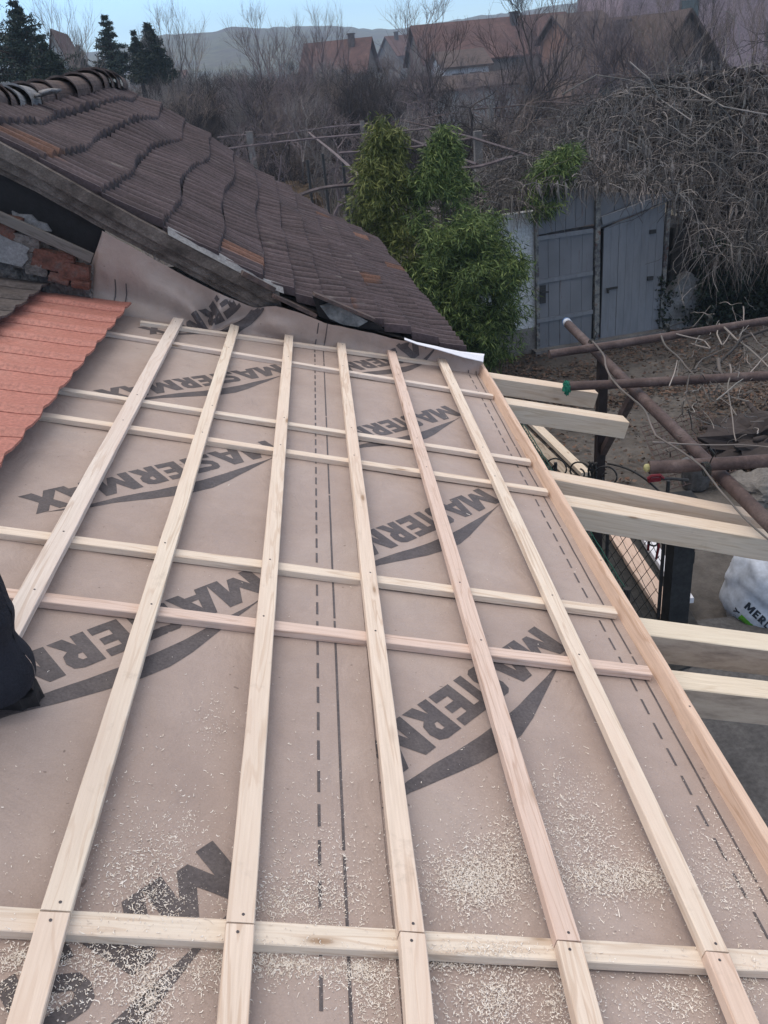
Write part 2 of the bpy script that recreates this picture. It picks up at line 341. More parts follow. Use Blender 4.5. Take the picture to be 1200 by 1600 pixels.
# ------------------------------------------------------------------ ground and far terrain
def ground():
    m, n, b = new_mat('earth_ground'); v = coords(n)
    t = noise_t(n, v, 0.6, 8, 0.65); t2 = noise_t(n, v, 7, 6, 0.75); t3 = noise_t(n, v, 0.05, 3, 0.5)
    c = ramp(n, t, [(0.3, (0.050, 0.043, 0.038)), (0.5, (0.088, 0.079, 0.073)), (0.7, (0.125, 0.115, 0.108))])
    c = mixc(n, 1.0, c, ramp(n, t2, [(0.3, (0.6,)*3), (0.7, (1.3,)*3)]), 'MULTIPLY')
    gp = N(n, 'ShaderNodeNewGeometry'); sx = N(n, 'ShaderNodeSeparateXYZ'); n.links.new(gp.outputs['Position'], sx.inputs[0])
    mr = N(n, 'ShaderNodeMapRange'); mr.inputs[1].default_value = 15; mr.inputs[2].default_value = 24; n.links.new(sx.outputs[1], mr.inputs[0])
    grass = ramp(n, t3, [(0.35, (0.085, 0.070, 0.062)), (0.65, (0.10, 0.094, 0.066))])
    c = mixc(n, mr.outputs[0], c, mixc(n, 1.0, grass, ramp(n, t2, [(0.3, (0.6,)*3), (0.7, (1.4,)*3)]), 'MULTIPLY'))
    n.links.new(c, b.inputs['Base Color']); b.inputs['Roughness'].default_value = 0.95; bump(n, b, t2, 0.6, 0.03)
    mb = MB(); xs = np.unique(np.concatenate([np.linspace(-850, -30, 14), np.linspace(-30, 30, 121), np.linspace(30, 850, 14)]))
    ys = np.unique(np.concatenate([np.linspace(-60, -2, 6), np.linspace(-2, 30, 65), np.linspace(30, 1040, 30)]))
    X, Y = np.meshgrid(xs, ys); Z = 0.03*np.sin(X*1.3+Y*0.7)*np.sin(Y*1.1-X*0.4)*(Y < 40)*(Y > 0)
    Z = Z+np.clip((X-20)/60, 0, 1)*np.clip((Y-50)/60, 0, 1)*2.5
    mb.grid(np.stack([X, Y, Z], -1)); o = mb.build('ground', m, smooth=True, local=True); tag(o, kind='structure')
ground()
def hills():
    m, n, b = new_mat('hill_fields'); v = coords(n, (0.02, 0.02, 0.06)); t = noise_t(n, v, 1.2, 6, 0.6); t2 = noise_t(n, v, 14, 5, 0.8)
    c = ramp(n, t, [(0.4, (0.055, 0.06, 0.05)), (0.5, (0.10, 0.105, 0.065)), (0.6, (0.07, 0.06, 0.055))])
    c = mixc(n, 1.0, c, ramp(n, t2, [(0.4, (0.6,)*3), (0.65, (1.2,)*3)]), 'MULTIPLY'); n.links.new(c, b.inputs['Base Color']); b.inputs['Roughness'].default_value = 1
    # skyline read from the photograph, each crest point set at 1100-1500 m
    crest = [(-400, 118), (0, 100), (150, 82), (250, 62), (320, 55), (400, 46), (460, 41), (520, 40), (600, 43), (660, 40), (720, 28), (800, 18), (900, 4), (1000, -12), (1200, -30), (1500, -40)]
    cx = np.array([gy(a, bb, 620.0) for a, bb in crest])
    xs = np.linspace(cx[0][0], cx[-1][0], 260); zc = np.interp(xs, cx[:, 0], cx[:, 2])
    zc = zc+np.array([1.6*noise.fractal(Vector((x*0.04, 3, 0)), 1.0, 2.0, 4)+0.8*noise.noise(Vector((x*0.32, 8, 0))) for x in xs])
    mb = MB(); P = []
    for k, (yy, hh) in enumerate(((240, 0.0), (310, 0.22), (410, 0.55), (510, 0.82), (620, 1.0), (760, 0.9), (960, 0.0))):
        row = [(x*(yy/620)**0.9, yy+18*math.sin(x*0.02), -2+(z+2)*hh+(4*noise.noise(Vector((x*0.012, k*3.1, 1))) if 0 < k < 4 else 0)) for x, z in zip(xs, zc)]
        P.append(row)
    mb.grid(np.array(P)); o = mb.build('hills', m, smooth=True, local=True); tag(o, kind='structure')
hills()

# ------------------------------------------------------------------ membrane with its printing
topx = [(160, 361), (205, 385), (250, 410), (300, 437), (350, 462), (400, 482), (430, 478), (470, 489), (510, 506), (548, 513), (620, 530), (700, 545), (758, 562)]
TOP = [hit(a, b_, Yp, Yp*(YN+0.02 if a < 405 else YN-0.085)) for a, b_ in topx]
TU = np.linspace(-1.32, 1.40, 60)
_tu = [(p-CAM) @ U+0.0 for p in TOP]
TOPA = np.array([[np.interp(u, _tu, [p[k] for p in TOP]) for k in range(3)] for u in TU])
VB = 5.50
def mem_noise(u, v):
    return 0.0045*noise.noise(Vector((u*2.2, v*1.1, 0)))+0.0022*noise.noise(Vector((u*7+v*2, v*5-u, 5)))+0.0010*noise.noise(Vector((u*22, v*9, 3)))
def S(u, v, h=0.0):
    if v <= VB:
        # the cloth sags a little between the rafters
        return R(u, v, h+mem_noise(u, v)*min(1, (VB-v)/0.1+0.2))
    T = np.array([np.interp(u, TU, TOPA[:, k]) for k in range(3)])
    B = R(u, VB, 0); H = np.linalg.norm(T-B)+1e-6; t = min((v-VB)/H, 1.0)
    P = B+(T-B)*t
    amp = math.sin(math.pi*t)
    P = P+np.array([0, -1, 0.25])*0.0+np.array([0, 0.05, -0.035])*amp*min(1, H/0.3)
    th = math.atan2((t+0.15)*H, (u+0.42))       # folds fan out from a pinch under the verge
    fo = 0.055*math.sin(th*6+2*noise.noise(Vector((u*3, v*3, 0))))*amp*max(0, 1-abs(u+0.5)/1.0)
    fo += 0.045*noise.noise(Vector((u*5.5, v*3.5, 2)))*min(1, t*4)*(0.35+0.65*amp)+0.010*noise.noise(Vector((u*17, v*8, 4)))*min(1, t*4)
    n = np.array([0, -0.85, 0.5])
    return P+n*(fo+0.012*amp+h)
def Hh(u):
    T = np.array([np.interp(u, TU, TOPA[:, k]) for k in range(3)]); return float(np.linalg.norm(T-R(u, VB, 0)))
def sheet(u0, u1, v0, lift, name, label):
    mb = MB(); us = np.linspace(u0, u1, int((u1-u0)/0.02)+2)
    vs = np.concatenate([np.linspace(v0, VB, 110)])
    P = [[S(u, v, lift) for u in us] for v in vs]
    for t in np.linspace(0.04, 1, 26): P.append([S(u, VB+Hh(u)*t, lift) for u in us])
    mb.grid(np.array(P)); return mb
USEAM = lambda v: 0.408
msh = empty('roofing_membrane', R(0.4, 3.0, -0.01), 'brown kraft roofing membrane stretched under the battens, printed with MASTERMAX', 'membrane')
m1 = MB(); us = np.linspace(-2.3, 0.41, 230); vs = np.linspace(0.35, VB, 120)
curl = lambda u, v: 0.0022+0.007*max(0, (u-0.375)/0.035)**2*(0.6+0.4*math.sin(v*3.1))
P = [[S(u, v, curl(u, v)) for u in us] for v in vs]
for t in np.linspace(0.03, 1, 56): P.append([S(max(u, -2.3), VB+Hh(u)*t, 0.0022) if u > -1.35 else R(u, VB, 0.0022-0.02*t) for u in us])
# stop the upstand at its cut left edge
P = np.array(P); 
nb = 120; keep = us > -1.30
mA = MB(); mA.grid(P[:nb]); mA.grid(P[nb-1:][:, keep]); mA.build('upper_sheet', membrane_m, msh, smooth=True)
m2 = MB(); us = np.linspace(0.36, 1.47, 90)
P = [[S(u, v, -0.0005) for u in us] for v in vs]
usk = us[us < 1.40]
mB = MB(); mB.grid(np.array(P)); mB.grid(np.array([[S(u, VB+Hh(u)*t, -0.0005) for u in usk] for t in np.linspace(0, 1, 56)])); mB.build('lower_sheet', membrane_m, msh, smooth=True)
# seam ridges where the flap is creased
LET = {
 'M': ([(0,0),(0,1),(.36,1),(.65,.5),(.94,1),(1.3,1),(1.3,0),(.97,0),(.97,.52),(.75,.1),(.55,.1),(.33,.52),(.33,0)], None),
 'A': ([(0,0),(.38,1),(.76,1),(1.14,0),(.79,0),(.73,.18),(.41,.18),(.35,0)], [(.47,.37),(.67,.37),(.57,.68)]),
 'S': ([(.0,.06),(.2,0),(.55,0),(.75,.08),(.82,.3),(.74,.5),(.5,.6),(.34,.66),(.33,.73),(.42,.78),(.74,.74),(.76,.95),(.55,1),(.25,1),(.07,.92),(0,.72),(.08,.52),(.3,.41),(.48,.34),(.49,.27),(.4,.22),(.02,.28)], None),
 'T': ([(.29,0),(.29,.75),(0,.75),(0,1),(.92,1),(.92,.75),(.63,.75),(.63,0)], None),
 'E': ([(0,0),(0,1),(.76,1),(.76,.77),(.34,.77),(.34,.62),(.7,.62),(.7,.4),(.34,.4),(.34,.23),(.78,.23),(.78,0)], None),
 'R': ([(0,0),(0,1),(.52,1),(.74,.92),(.82,.72),(.77,.5),(.62,.4),(.9,0),(.52,0),(.34,.32),(.33,0)], [(.33,.57),(.44,.57),(.5,.67),(.44,.77),(.33,.77)]),
 'X': ([(0,0),(.36,.52),(.03,1),(.43,1),(.58,.74),(.75,1),(1.13,1),(.8,.52),(1.16,0),(.76,0),(.58,.3),(.4,0)], None),
 'L': ([(0,0),(0,1),(.2,1),(.2,.2),(.6,.2),(.6,0)], None),
 'I': ([(0,0),(0,1),(.22,1),(.22,0)], None),
 'N': ([(0,0),(0,1),(.22,1),(.56,.4),(.56,1),(.78,1),(.78,0),(.56,0),(.22,.6),(.22,0)], None),
 'Y': ([(.3,0),(.3,.42),(0,1),(.24,1),(.42,.62),(.6,1),(.84,1),(.53,.42),(.53,0)], None),
 'O': ([(.5+.5*math.cos(a), .5+.5*math.sin(a)) for a in np.linspace(0, 2*math.pi, 16, endpoint=False)], [(.5+.27*math.cos(a), .5+.27*math.sin(a)) for a in np.linspace(0, 2*math.pi, 12, endpoint=False)]),
}
def flat_to_surface(polys, fn, cuts, name, mat, parent, maxlen):
    bm = bmesh.new()
    for outer, hole in polys:
        loops = [[Vector((x, y, 0)) for x, y in outer]]+([[Vector((x, y, 0)) for x, y in hole]] if hole else [])
        tri = geometry.tessellate_polygon(loops); pts = [p for l in loops for p in l]
        vs_ = [bm.verts.new(p) for p in pts]
        for t in tri:
            try: bm.faces.new([vs_[i] for i in t])
            except ValueError: pass
    for _ in range(cuts):
        es = [e for e in bm.edges if e.calc_length() > maxlen]
        if not es: break
        bmesh.ops.subdivide_edges(bm, edges=es, cuts=1); bmesh.ops.triangulate(bm, faces=bm.faces)
    mb = MB(); bm.verts.index_update()
    vv = [fn(v.co.x, v.co.y) for v in bm.verts]; ok = [x is not None for x in vv]
    vv = [x if x is not None else np.zeros(3) for x in vv]
    # which way is up: keep as is, cycles is two sided
    fs = [[v.index for v in f.verts] for f in bm.faces if all(ok[v.index] for v in f.verts)]
    bm.free()
    if not fs: return None
    used = sorted({i for f in fs for i in f}); mp = {i: k for k, i in enumerate(used)}
    mb.add([vv[i] for i in used], [[mp[i] for i in f] for f in fs]); return mb.build(name, mat, parent)
TXT = [('M', 0, .19), ('A', .188, .355), ('S', .365, .45), ('T', .435, .54), ('E', .536, .636), ('R', .65, .765), ('M', .775, .945), ('A', .945, 1.10), ('X', 1.085, 1.237)]
def logo_polys():
    out = []
    for ch, a, b_ in TXT:
        o, h = LET[ch]; wd = max(p[0] for p in o); f = lambda p: (a+(b_-a)*p[0]/wd+0.018*p[1], 0.145*p[1]+0.004)
        out.append(([f(p) for p in o], [f(p) for p in h] if h else None))
    inner = [(.045, .158), (.13, .174), (.22, .183), (.33, .192), (.44, .203), (.55, .206), (.65, .203), (.76, .195), (.85, .184), (.95, .176), (1.03, .176)]
    outer = [(1.22, .152), (1.06, .198), (.98, .206), (.84, .242), (.75, .262), (.65, .277), (.55, .281), (.45, .263), (.35, .236), (.24, .207), (.14, .181)]
    out.append((inner+outer, None)); return out
la = math.radians(-134.07); AX = (math.cos(la), math.sin(la)); AY = (-math.sin(la), math.cos(la))
LP = logo_polys()
def put_logo(o, sheet_i):
    def fn(x, y):
        u = o[0]+AX[0]*x+AY[0]*y; v = o[1]+AX[1]*x+AY[1]*y
        if sheet_i == 1 and u < 0.405: return None
        if v > VB and (v-VB) > Hh(u)*0.99: return None
        if v < 0.4 or u < -1.9: return None
        return S(u, v, (0.0032 if sheet_i == 0 else 0.0006)+0.004*min(1, max(0, (v-VB)/0.03)))
    flat_to_surface(LP, fn, 5, 'printed_logo', ink, msh, 0.035)
oA = uv(413, 688); oA5 = uv(307, 1313); pA = (oA[1]-oA5[1])/2
for k in range(-2, 4): put_logo((oA[0], oA[1]+pA*k), 0)
oB = uv(833.3, 978.3); oB2 = uv(757, 764); pB = oB2[1]-oB[1]
for k in range(0, 4): put_logo((oB[0], oB[1]+pB*k), 1)
def line_strip(mb, u, v0, v1, wd, lift):
    n = max(2, int((v1-v0)/0.05)+1); vs = np.linspace(v0, v1, n)
    mb.grid(np.array([[S(u-wd/2, v, lift), S(u+wd/2, v, lift)] for v in vs]))
for (ud, usol, lift, vtop) in ((0.255, 0.312, 0.0032, VB+0.20), (1.303, 1.356, 0.0006, VB+0.02)):
    md = MB(); ms = MB(); v = 0.45
    while v < vtop: line_strip(md, ud, v, min(v+0.072, vtop), 0.0075, lift); v += 0.112
    v = 0.45
    while v < vtop: line_strip(ms, usol, v, min(v+0.93, vtop), 0.007, lift); v += 0.945
    md.build('dashed_line', ink, msh); ms.build('solid_line', ink, msh)
for uu in (-1.05, -0.985):
    ms = MB(); line_strip(ms, uu, VB+0.03, VB+Hh(uu)*0.5, 0.007, 0.004); ms.build('solid_line', ink, msh)

# ------------------------------------------------------------------ planks
def section(w_, h_, bev): 
    a, b_ = w_/2, h_
    return [(-a+bev, 0), (a-bev, 0), (a, bev), (a, b_-bev), (a-bev, b_), (-a+bev, b_), (-a, b_-bev), (-a, bev)]
def plank(name, p, q, wd, ht, mat, up=NN, parent=None, seed=0, wob=0.0012, wane=0.0, bev=0.002):
    """solid plank from p to q (points on the middle of its underside); its own local frame has X along the grain"""
    p, q = np.asarray(p, float), np.asarray(q, float); a = q-p; L = np.linalg.norm(a); a = a/L
    b_ = np.cross(up, a); b_ /= np.linalg.norm(b_); c = np.cross(a, b_)
    n = max(2, int(L/0.06)); rs = np.random.default_rng(seed); V = []; k = 8
    sec = section(wd, ht, bev)
    for i in range(n+1):
        x = L*i/n; dy = wob*1.6*noise.noise(Vector((x*0.9, seed*3.1, 0))); 
        for j, (y, z) in enumerate(sec):
            e = wob*noise.noise(Vector((x*7, j*2.3+seed, 1)))
            wn = 0
            if wane and j in (3, 4): wn = wane*max(0, noise.noise(Vector((x*1.4, seed, 9)))+0.35)+wane*0.25*noise.noise(Vector((x*9, seed, 2)))
            V.append((x, y+dy+e-(wn if y > 0 and j == 3 else wn*1.2 if j == 4 else 0), z+e*0.6-(wn*0.9 if j == 3 else 0)))
    fs = [(i*k+j, i*k+(j+1) % k, (i+1)*k+(j+1) % k, (i+1)*k+j) for i in range(n) for j in range(k)]
    fs += [tuple(range(k-1, -1, -1)), tuple(n*k+j for j in range(k))]
    me = bpy.data.meshes.new(name); me.from_pydata(V, [], [f[::-1] for f in fs]); me.materials.append(mat)
    bm = bmesh.new(); bm.from_mesh(me); bmesh.ops.recalc_face_normals(bm, faces=bm.faces); bm.to_mesh(me); bm.free()
    o = bpy.data.objects.new(name, me); COL.objects.link(o)
    mw_ = Matrix(((a[0], b_[0], c[0], p[0]), (a[1], b_[1], c[1], p[1]), (a[2], b_[2], c[2], p[2]), (0, 0, 0, 1)))
    if parent is None: o.matrix_world = mw_
    else: o.parent = parent; o.matrix_local = Matrix.Translation(-Vector(parent['_o'])) @ mw_
    return o
_sc = None
def screw(parent, x, y, z):
    global _sc
    if _sc is None:
        mb = MB(); mb.tube([(0, 0, -0.002), (0, 0, 0.0006), (0, 0, 0.0009)], [0.0033, 0.0033, 0.0018], 8); o = mb.build('screw', screw_m, local=True); _sc = o.data
        o.parent = parent; o.location = (x, y, z); return
    o = bpy.data.objects.new('screw', _sc); COL.objects.link(o); o.parent = parent; o.location = (x, y, z)
TB = 0.0285   # batten thickness
# cross (lower) battens: px of the top-face centre line at the left and right, labels
CR = [((0, 1434), (1200, 1501), 0.053, 'nearest crosswise batten, with pale shavings along its foot', 'pine', -1.2, 1.372),
      ((65, 932), (1013, 1047), 0.050, 'second crosswise batten from the camera, running out beside the boot', 'pine', -1.2, 1.372),
      ((0, 827), (960, 953), 0.050, 'third crosswise batten from the camera', 'pine', -1.3, 1.372),
      ((82, 649), (770, 753), 0.047, 'fourth crosswise batten, its left end under the red tiles', 'pine', -1.15, 1.372),
      ((110, 609), (748, 707), 0.045, 'fifth crosswise batten from the camera, close behind the fourth', 'pine', -1.1, 1.372),
      ((177, 520), (617, 592), 0.042, 'sixth crosswise batten, second from the old tiled roof', 'pine', -1.1, 1.372),
      ((207, 500), (743, 574), 0.040, 'short crosswise batten farthest from the camera', 'pine', -0.84, 1.372)]
cross = []
for i, (a, b_, wd, lab, mt, ua, ub) in enumerate(CR):
    A = uv(*a, h=TB); B = uv(*b_, h=TB); f = lambda u, A=A, B=B: A[1]+(B[1]-A[1])*(u-A[0])/(B[0]-A[0])
    o = plank('roof_batten', R(ua, f(ua), 0.0035), R(ub, f(ub), 0.0035), wd, TB-0.0035, pine if i != 1 else pine_pink, seed=i+40)
    tag(o, 'pine strip, '+lab, 'batten', 'crosswise battens under the long ones'); cross.append((f, o))
LB = [([(279, 497), (30, 955)], None, 0.066, 'first long batten from the left, passing behind the leg', 0),
      ([(367, 507), (87, 1422)], [(86, 1425), (37, 1600)], 0.057, 'second long batten from the left', 0),
      ([(452, 520), (376, 1441)], [(375.5, 1443.5), (364, 1600)], 0.056, 'third long batten from the left', 0),
      ([(533, 531), (644, 1455)], [(645, 1457.5), (657, 1600)], 0.054, 'middle long batten, just right of the dashed line', 0),
      ([(610, 542), (889, 1469)], [(890, 1471.5), (923, 1600)], 0.055, 'fifth long batten from the left, pinkest of the row', 1),
      ([(687, 552), (1121, 1486)], [(1122, 1488.5), (1169, 1600)], 0.056, 'sixth long batten from the left, last before the edge board', 0)]
HT = 0.057
longs = []
for i, (up_, lo, wd, lab, mt) in enumerate(LB):
    segs = [(up_, 'long upper piece of the ')]+([(lo, 'short lower piece butted below the nearest crosswise batten, ')] if lo else [])
    for k, (pts, pre) in enumerate(segs):
        A = uv(*pts[0], h=HT); B = uv(*pts[1], h=HT)
        if k == 1: 
            d = ((B[0]-A[0])/(B[1]-A[1])); B = (A[0]+d*(0.45-A[1]), 0.45)
        if i == 0:
            d = ((B[0]-A[0])/(B[1]-A[1])); B = (A[0]+d*(0.9-A[1]), 0.9)
        p, q = R(B[0], B[1], TB+0.0004), R(A[0], A[1], TB+0.0004)
        o = plank('roof_batten', p, q, wd, HT-TB-0.0004, pine_pink if (mt and k == 0) or (i == 5 and k == 1) else pine, seed=i*3+k)
        if k == 0: lb = lab+('' if lo is None else ', longer far piece'); 
        else: lb = lab+', short near piece'
        tag(o, 'pine strip, '+lb, 'batten', 'long battens running away from the camera')
        L = np.linalg.norm(q-p)
        for (f, _) in cross:
            for t in np.linspace(0, 1, 200):
                u = B[0]+(A[0]-B[0])*t; v = B[1]+(A[1]-B[1])*t
                if abs(v-f(u)) < 0.012 and not (lo and f is cross[0][0]): screw(o, L*t+random.uniform(-.006, .006), random.uniform(-.011, .011), HT-TB); break
        if k == 0 and lo: screw(o, 0.018, -0.004, HT-TB)
        if k == 1: screw(o, L-0.018, 0.004, HT-TB)
# edge board on its side
o = plank('edge_board', R(1.418, 0.5, -0.012), R(1.392, 5.66, -0.012), 0.030, 0.073, pine_edge, seed=77, wane=0.013, wob=0.0018)
tag(o, 'rough waney pine board on edge along the open right side of the roof', 'board')
for k in range(6): screw(o, 0.6+k*0.9, 0.0, 0.073)
# rafters and their tails
RT = [((790, 585), (926, 604), (790, 592), (926, 613), 2.25, 'cut short, farthest from the camera, behind the green cloth'),
      ((800, 622), (973, 648), (800, 634), (973, 658), 2.29, 'cut square in front of the black post'),
      ((870, 735), (1200, 798), (870, 749), (1200, 812), 3.15, 'third from the far end, crossed by the rusty pipe'),
      ((890, 772), (1200, 826), (890, 790), (1200, 843), 3.10, 'deep grey sided beam above the dark gate post'),
      ((1009, 964), (1200, 988), (1009, 991), (1200, 1016), 2.75, 'just in front of the white bag'),
      ((1060, 1047), (1200, 1062), (1060, 1073), (1200, 1090), 2.7, 'nearest the camera on the right')]
for i, (fa, fb, na, nb_, ue, lab) in enumerate(RT):
    c0 = (np.array(uv(*fa))+np.array(uv(*na)))/2; c1 = (np.array(uv(*fb))+np.array(uv(*nb_)))/2
    if i == 1: c0[1] += 0.02
    d = (c1[1]-c0[1])/(c1[0]-c0[0]); wd = (0.125, 0.125, 0.115, 0.128, 0.118, 0.104)[i]
    hh = 0.115
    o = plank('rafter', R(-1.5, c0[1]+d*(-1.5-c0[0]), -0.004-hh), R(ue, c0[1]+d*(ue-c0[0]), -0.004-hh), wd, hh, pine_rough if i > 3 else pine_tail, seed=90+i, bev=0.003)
    tag(o, 'squared roof beam end, '+lab, 'rafter', 'rafter tails on the right')
o = plank('rafter', R(-1.5, 1.13, -0.119), R(1.42, 1.10, -0.119), 0.115, 0.115, pine_tail, seed=99); tag(o, 'squared pine roof beam hidden under the membrane below the nearest batten', 'rafter')
# house wall carrying the roof (seen only between the rafters)
mb = MB(); mb.box(R(-1.5, 3.0, -1.25)*[1, 1, 0]+[0, 0, 1.25], 0.15, 2.9, 1.25)
o = mb.build('house_wall', white_wall); tag(o, 'pale plastered wall under the inner side of the new roof', 'wall')

# ------------------------------------------------------------------ shavings (stuff)
def shavings():
    cl = [(620, 6, 400), (250, 1385, 75, 60, 700), (285, 1300, 30, 40, 120), (200, 1340, 60, 60, 250), (335, 1130, 25, 35, 90), (230, 1550, 30, 60, 900), (150, 1510, 40, 40, 300), (310, 1520, 40, 30, 220),
          (745, 1375, 50, 38, 2300), (800, 1330, 40, 40, 700), (760, 1500, 60, 12, 500), (690, 1505, 30, 10, 150), (780, 1560, 30, 40, 600), (720, 1560, 60, 50, 250),
          (900, 1290, 60, 50, 800), (940, 1370, 60, 28, 1300), (1010, 1375, 35, 22, 500), (880, 1560, 50, 40, 500), (1060, 1560, 50, 35, 400), (860, 1240, 40, 60, 200),
          (490, 1400, 70, 40, 700), (450, 1510, 50, 16, 500), (560, 1520, 40, 16, 500), (590, 1560, 30, 40, 300), (500, 1330, 90, 70, 350), (1150, 1380, 40, 50, 450), (1110, 1320, 30, 60, 200), (1170, 1540, 30, 30, 200),
          (30, 1500, 40, 16, 300), (60, 1560, 50, 30, 260), (370, 1500, 40, 12, 200), (420, 1420, 60, 20, 200)]
    pts = []
    for c in cl[1:]:
        x, y, sx, sy, k = c; k = int(k*2.0); r8 = np.abs(rng.standard_t(4, (k, 2)))*np.sign(rng.uniform(-1, 1, (k, 2))); pts.append(np.stack([x+r8[:, 0]*sx*0.7, y+r8[:, 1]*sy*0.68], 1))
    pts.append(np.stack([rng.uniform(0, 1200, 900), 1000+600*np.sqrt(rng.uniform(0, 1, 900))], 1))
    pts.append(np.stack([rng.uniform(60, 1000, 120), rng.uniform(600, 1100, 120)], 1))
    pts = np.vstack(pts); out = []
    for px, py in pts:
        if py > 1660 or px < -60 or px > 1260: continue
        u, v = uv(px, py)
        if u > 1.37 or v > 5.4 or v < 0.5 or (u < -0.9 and v > 2.6): continue
        h = 0.0045 if u < 0.41 else 0.001
        # on top of a crosswise batten?
        for f, _ in cross:
            if abs(v-f(u)) < 0.026:
                h = TB+0.0008 if random.random() < 0.3 else -1
        if h < 0: continue
        L = (0.0005+0.0048*random.random()**3.2)*(1 if random.random() > .02 else 2.2); wd = random.uniform(0.0004, 0.0010)*(1.3 if L < 0.0012 else 1); a = random.uniform(0, 6.28); cv = random.uniform(-1.3, 1.3)
        ca, sa = math.cos(a), math.sin(a); row = []
        for k, t in enumerate((-1, 0, 1)):
            bx = L*t; by = cv*L*(t*t)*0.5; zz = h+0.0006+abs(t)*random.uniform(0, 0.002)
            x_ = u+ca*bx-sa*by; y_ = v+sa*bx+ca*by; row.append((R(x_-sa*wd, y_+ca*wd, zz), R(x_+sa*wd, y_-ca*wd, zz+random.uniform(0, 0.0012))))
        for k in range(2): out += [row[k][0], row[k][1], row[k+1][1], row[k+1][0]]
    o = soup('wood_shavings', shave_m, np.array(out), 4); tag(o, 'pale wood shavings and sawdust scattered over the membrane', 'shavings', kind='stuff')
shavings()

# ------------------------------------------------------------------ roof tiles on our roof
def make_tile(mat, wv, lu):
    """interlocking clay tile, length lu down slope (local x), width wv (local y), one roll; origin at its lower left corner"""
    mb = MB(); ny, nx_ = 18, 8
    def prof(y):
        t = y/wv; return 0.020*math.exp(-((t-0.17)/(0.08 if t < 0.17 else 0.30))**2)+0.003*math.exp(-((t-0.7)/0.2)**2)+0.004*(1-t)
    top = []; 
    for i in range(nx_+1):
        x = -lu+lu*i/nx_; row = []
        nose = 0.006*math.exp(-((x)/0.02)**2)
        for j in range(ny+1):
            y = wv*j/ny; row.append((x, y, prof(y)+nose+0.014+0.016*(x+lu)/lu))
        top.append(row)
    T = np.array(top); Bt = T-np.array([0, 0, 0.013])
    mb.grid(T, flip=False); mb.grid(Bt, flip=True)
    for A_, B_ in ((T[-1], Bt[-1]), (T[0], Bt[0]), (T[:, 0], Bt[:, 0]), (T[:, -1], Bt[:, -1])): mb.grid(np.array([A_, B_]))
    return mb
def lay_tiles(n, u_end, v0, wv, lu, h, mat, label, group, jit=0.0015, h_extra=0.0):
    src = None
    for i in range(n):
        if src is None:
            o = make_tile(mat, wv*1.03, lu).build('roof_tile', mat, local=True, fix=True, smooth=True); src = o
            md = o.modifiers.new('edge', 'EDGE_SPLIT'); md.split_angle = math.radians(50)
        else: o = src.copy(); COL.objects.link(o)
        p = R(u_end+random.uniform(-jit, jit), v0+wv*i, h)
        yaw = random.uniform(-0.004, 0.004); 
        rot = Matrix(((U[0], 0, NN[0]), (0, 1, 0), (U[2], 0, NN[2]))).to_4x4() @ Matrix.Rotation(yaw, 4, 'Z')
        o.matrix_world = Matrix.Translation(p) @ rot
        nth = ORD[n-1-i]
        tag(o, label % nth, 'roof tile', group)
ORD = ['first', 'second', 'third', 'fourth', 'fifth', 'sixth', 'seventh', 'eighth', 'ninth', 'tenth', 'eleventh', 'twelfth', 'thirteenth', 'fourteenth', 'fifteenth']
lay_tiles(11, -0.925, 2.70, 0.252, 0.60, 0.062, redtile_m, 'new orange-red clay tile in the lower row, %s counted from the old house gable', 'new red clay tiles along the left edge')
lay_tiles(8, -1.415, 3.72, 0.252, 0.60, 0.105, darktile_m, 'old dark mossy tile lapping over the red row, %s counted from the old house gable', 'old dark tiles above the red row')
lay_tiles(8, -1.90, 3.72, 0.252, 0.60, 0.148, darktile_m, 'old dark mossy tile in the second old row up, %s counted from the old house gable', 'old dark tiles of the second row')

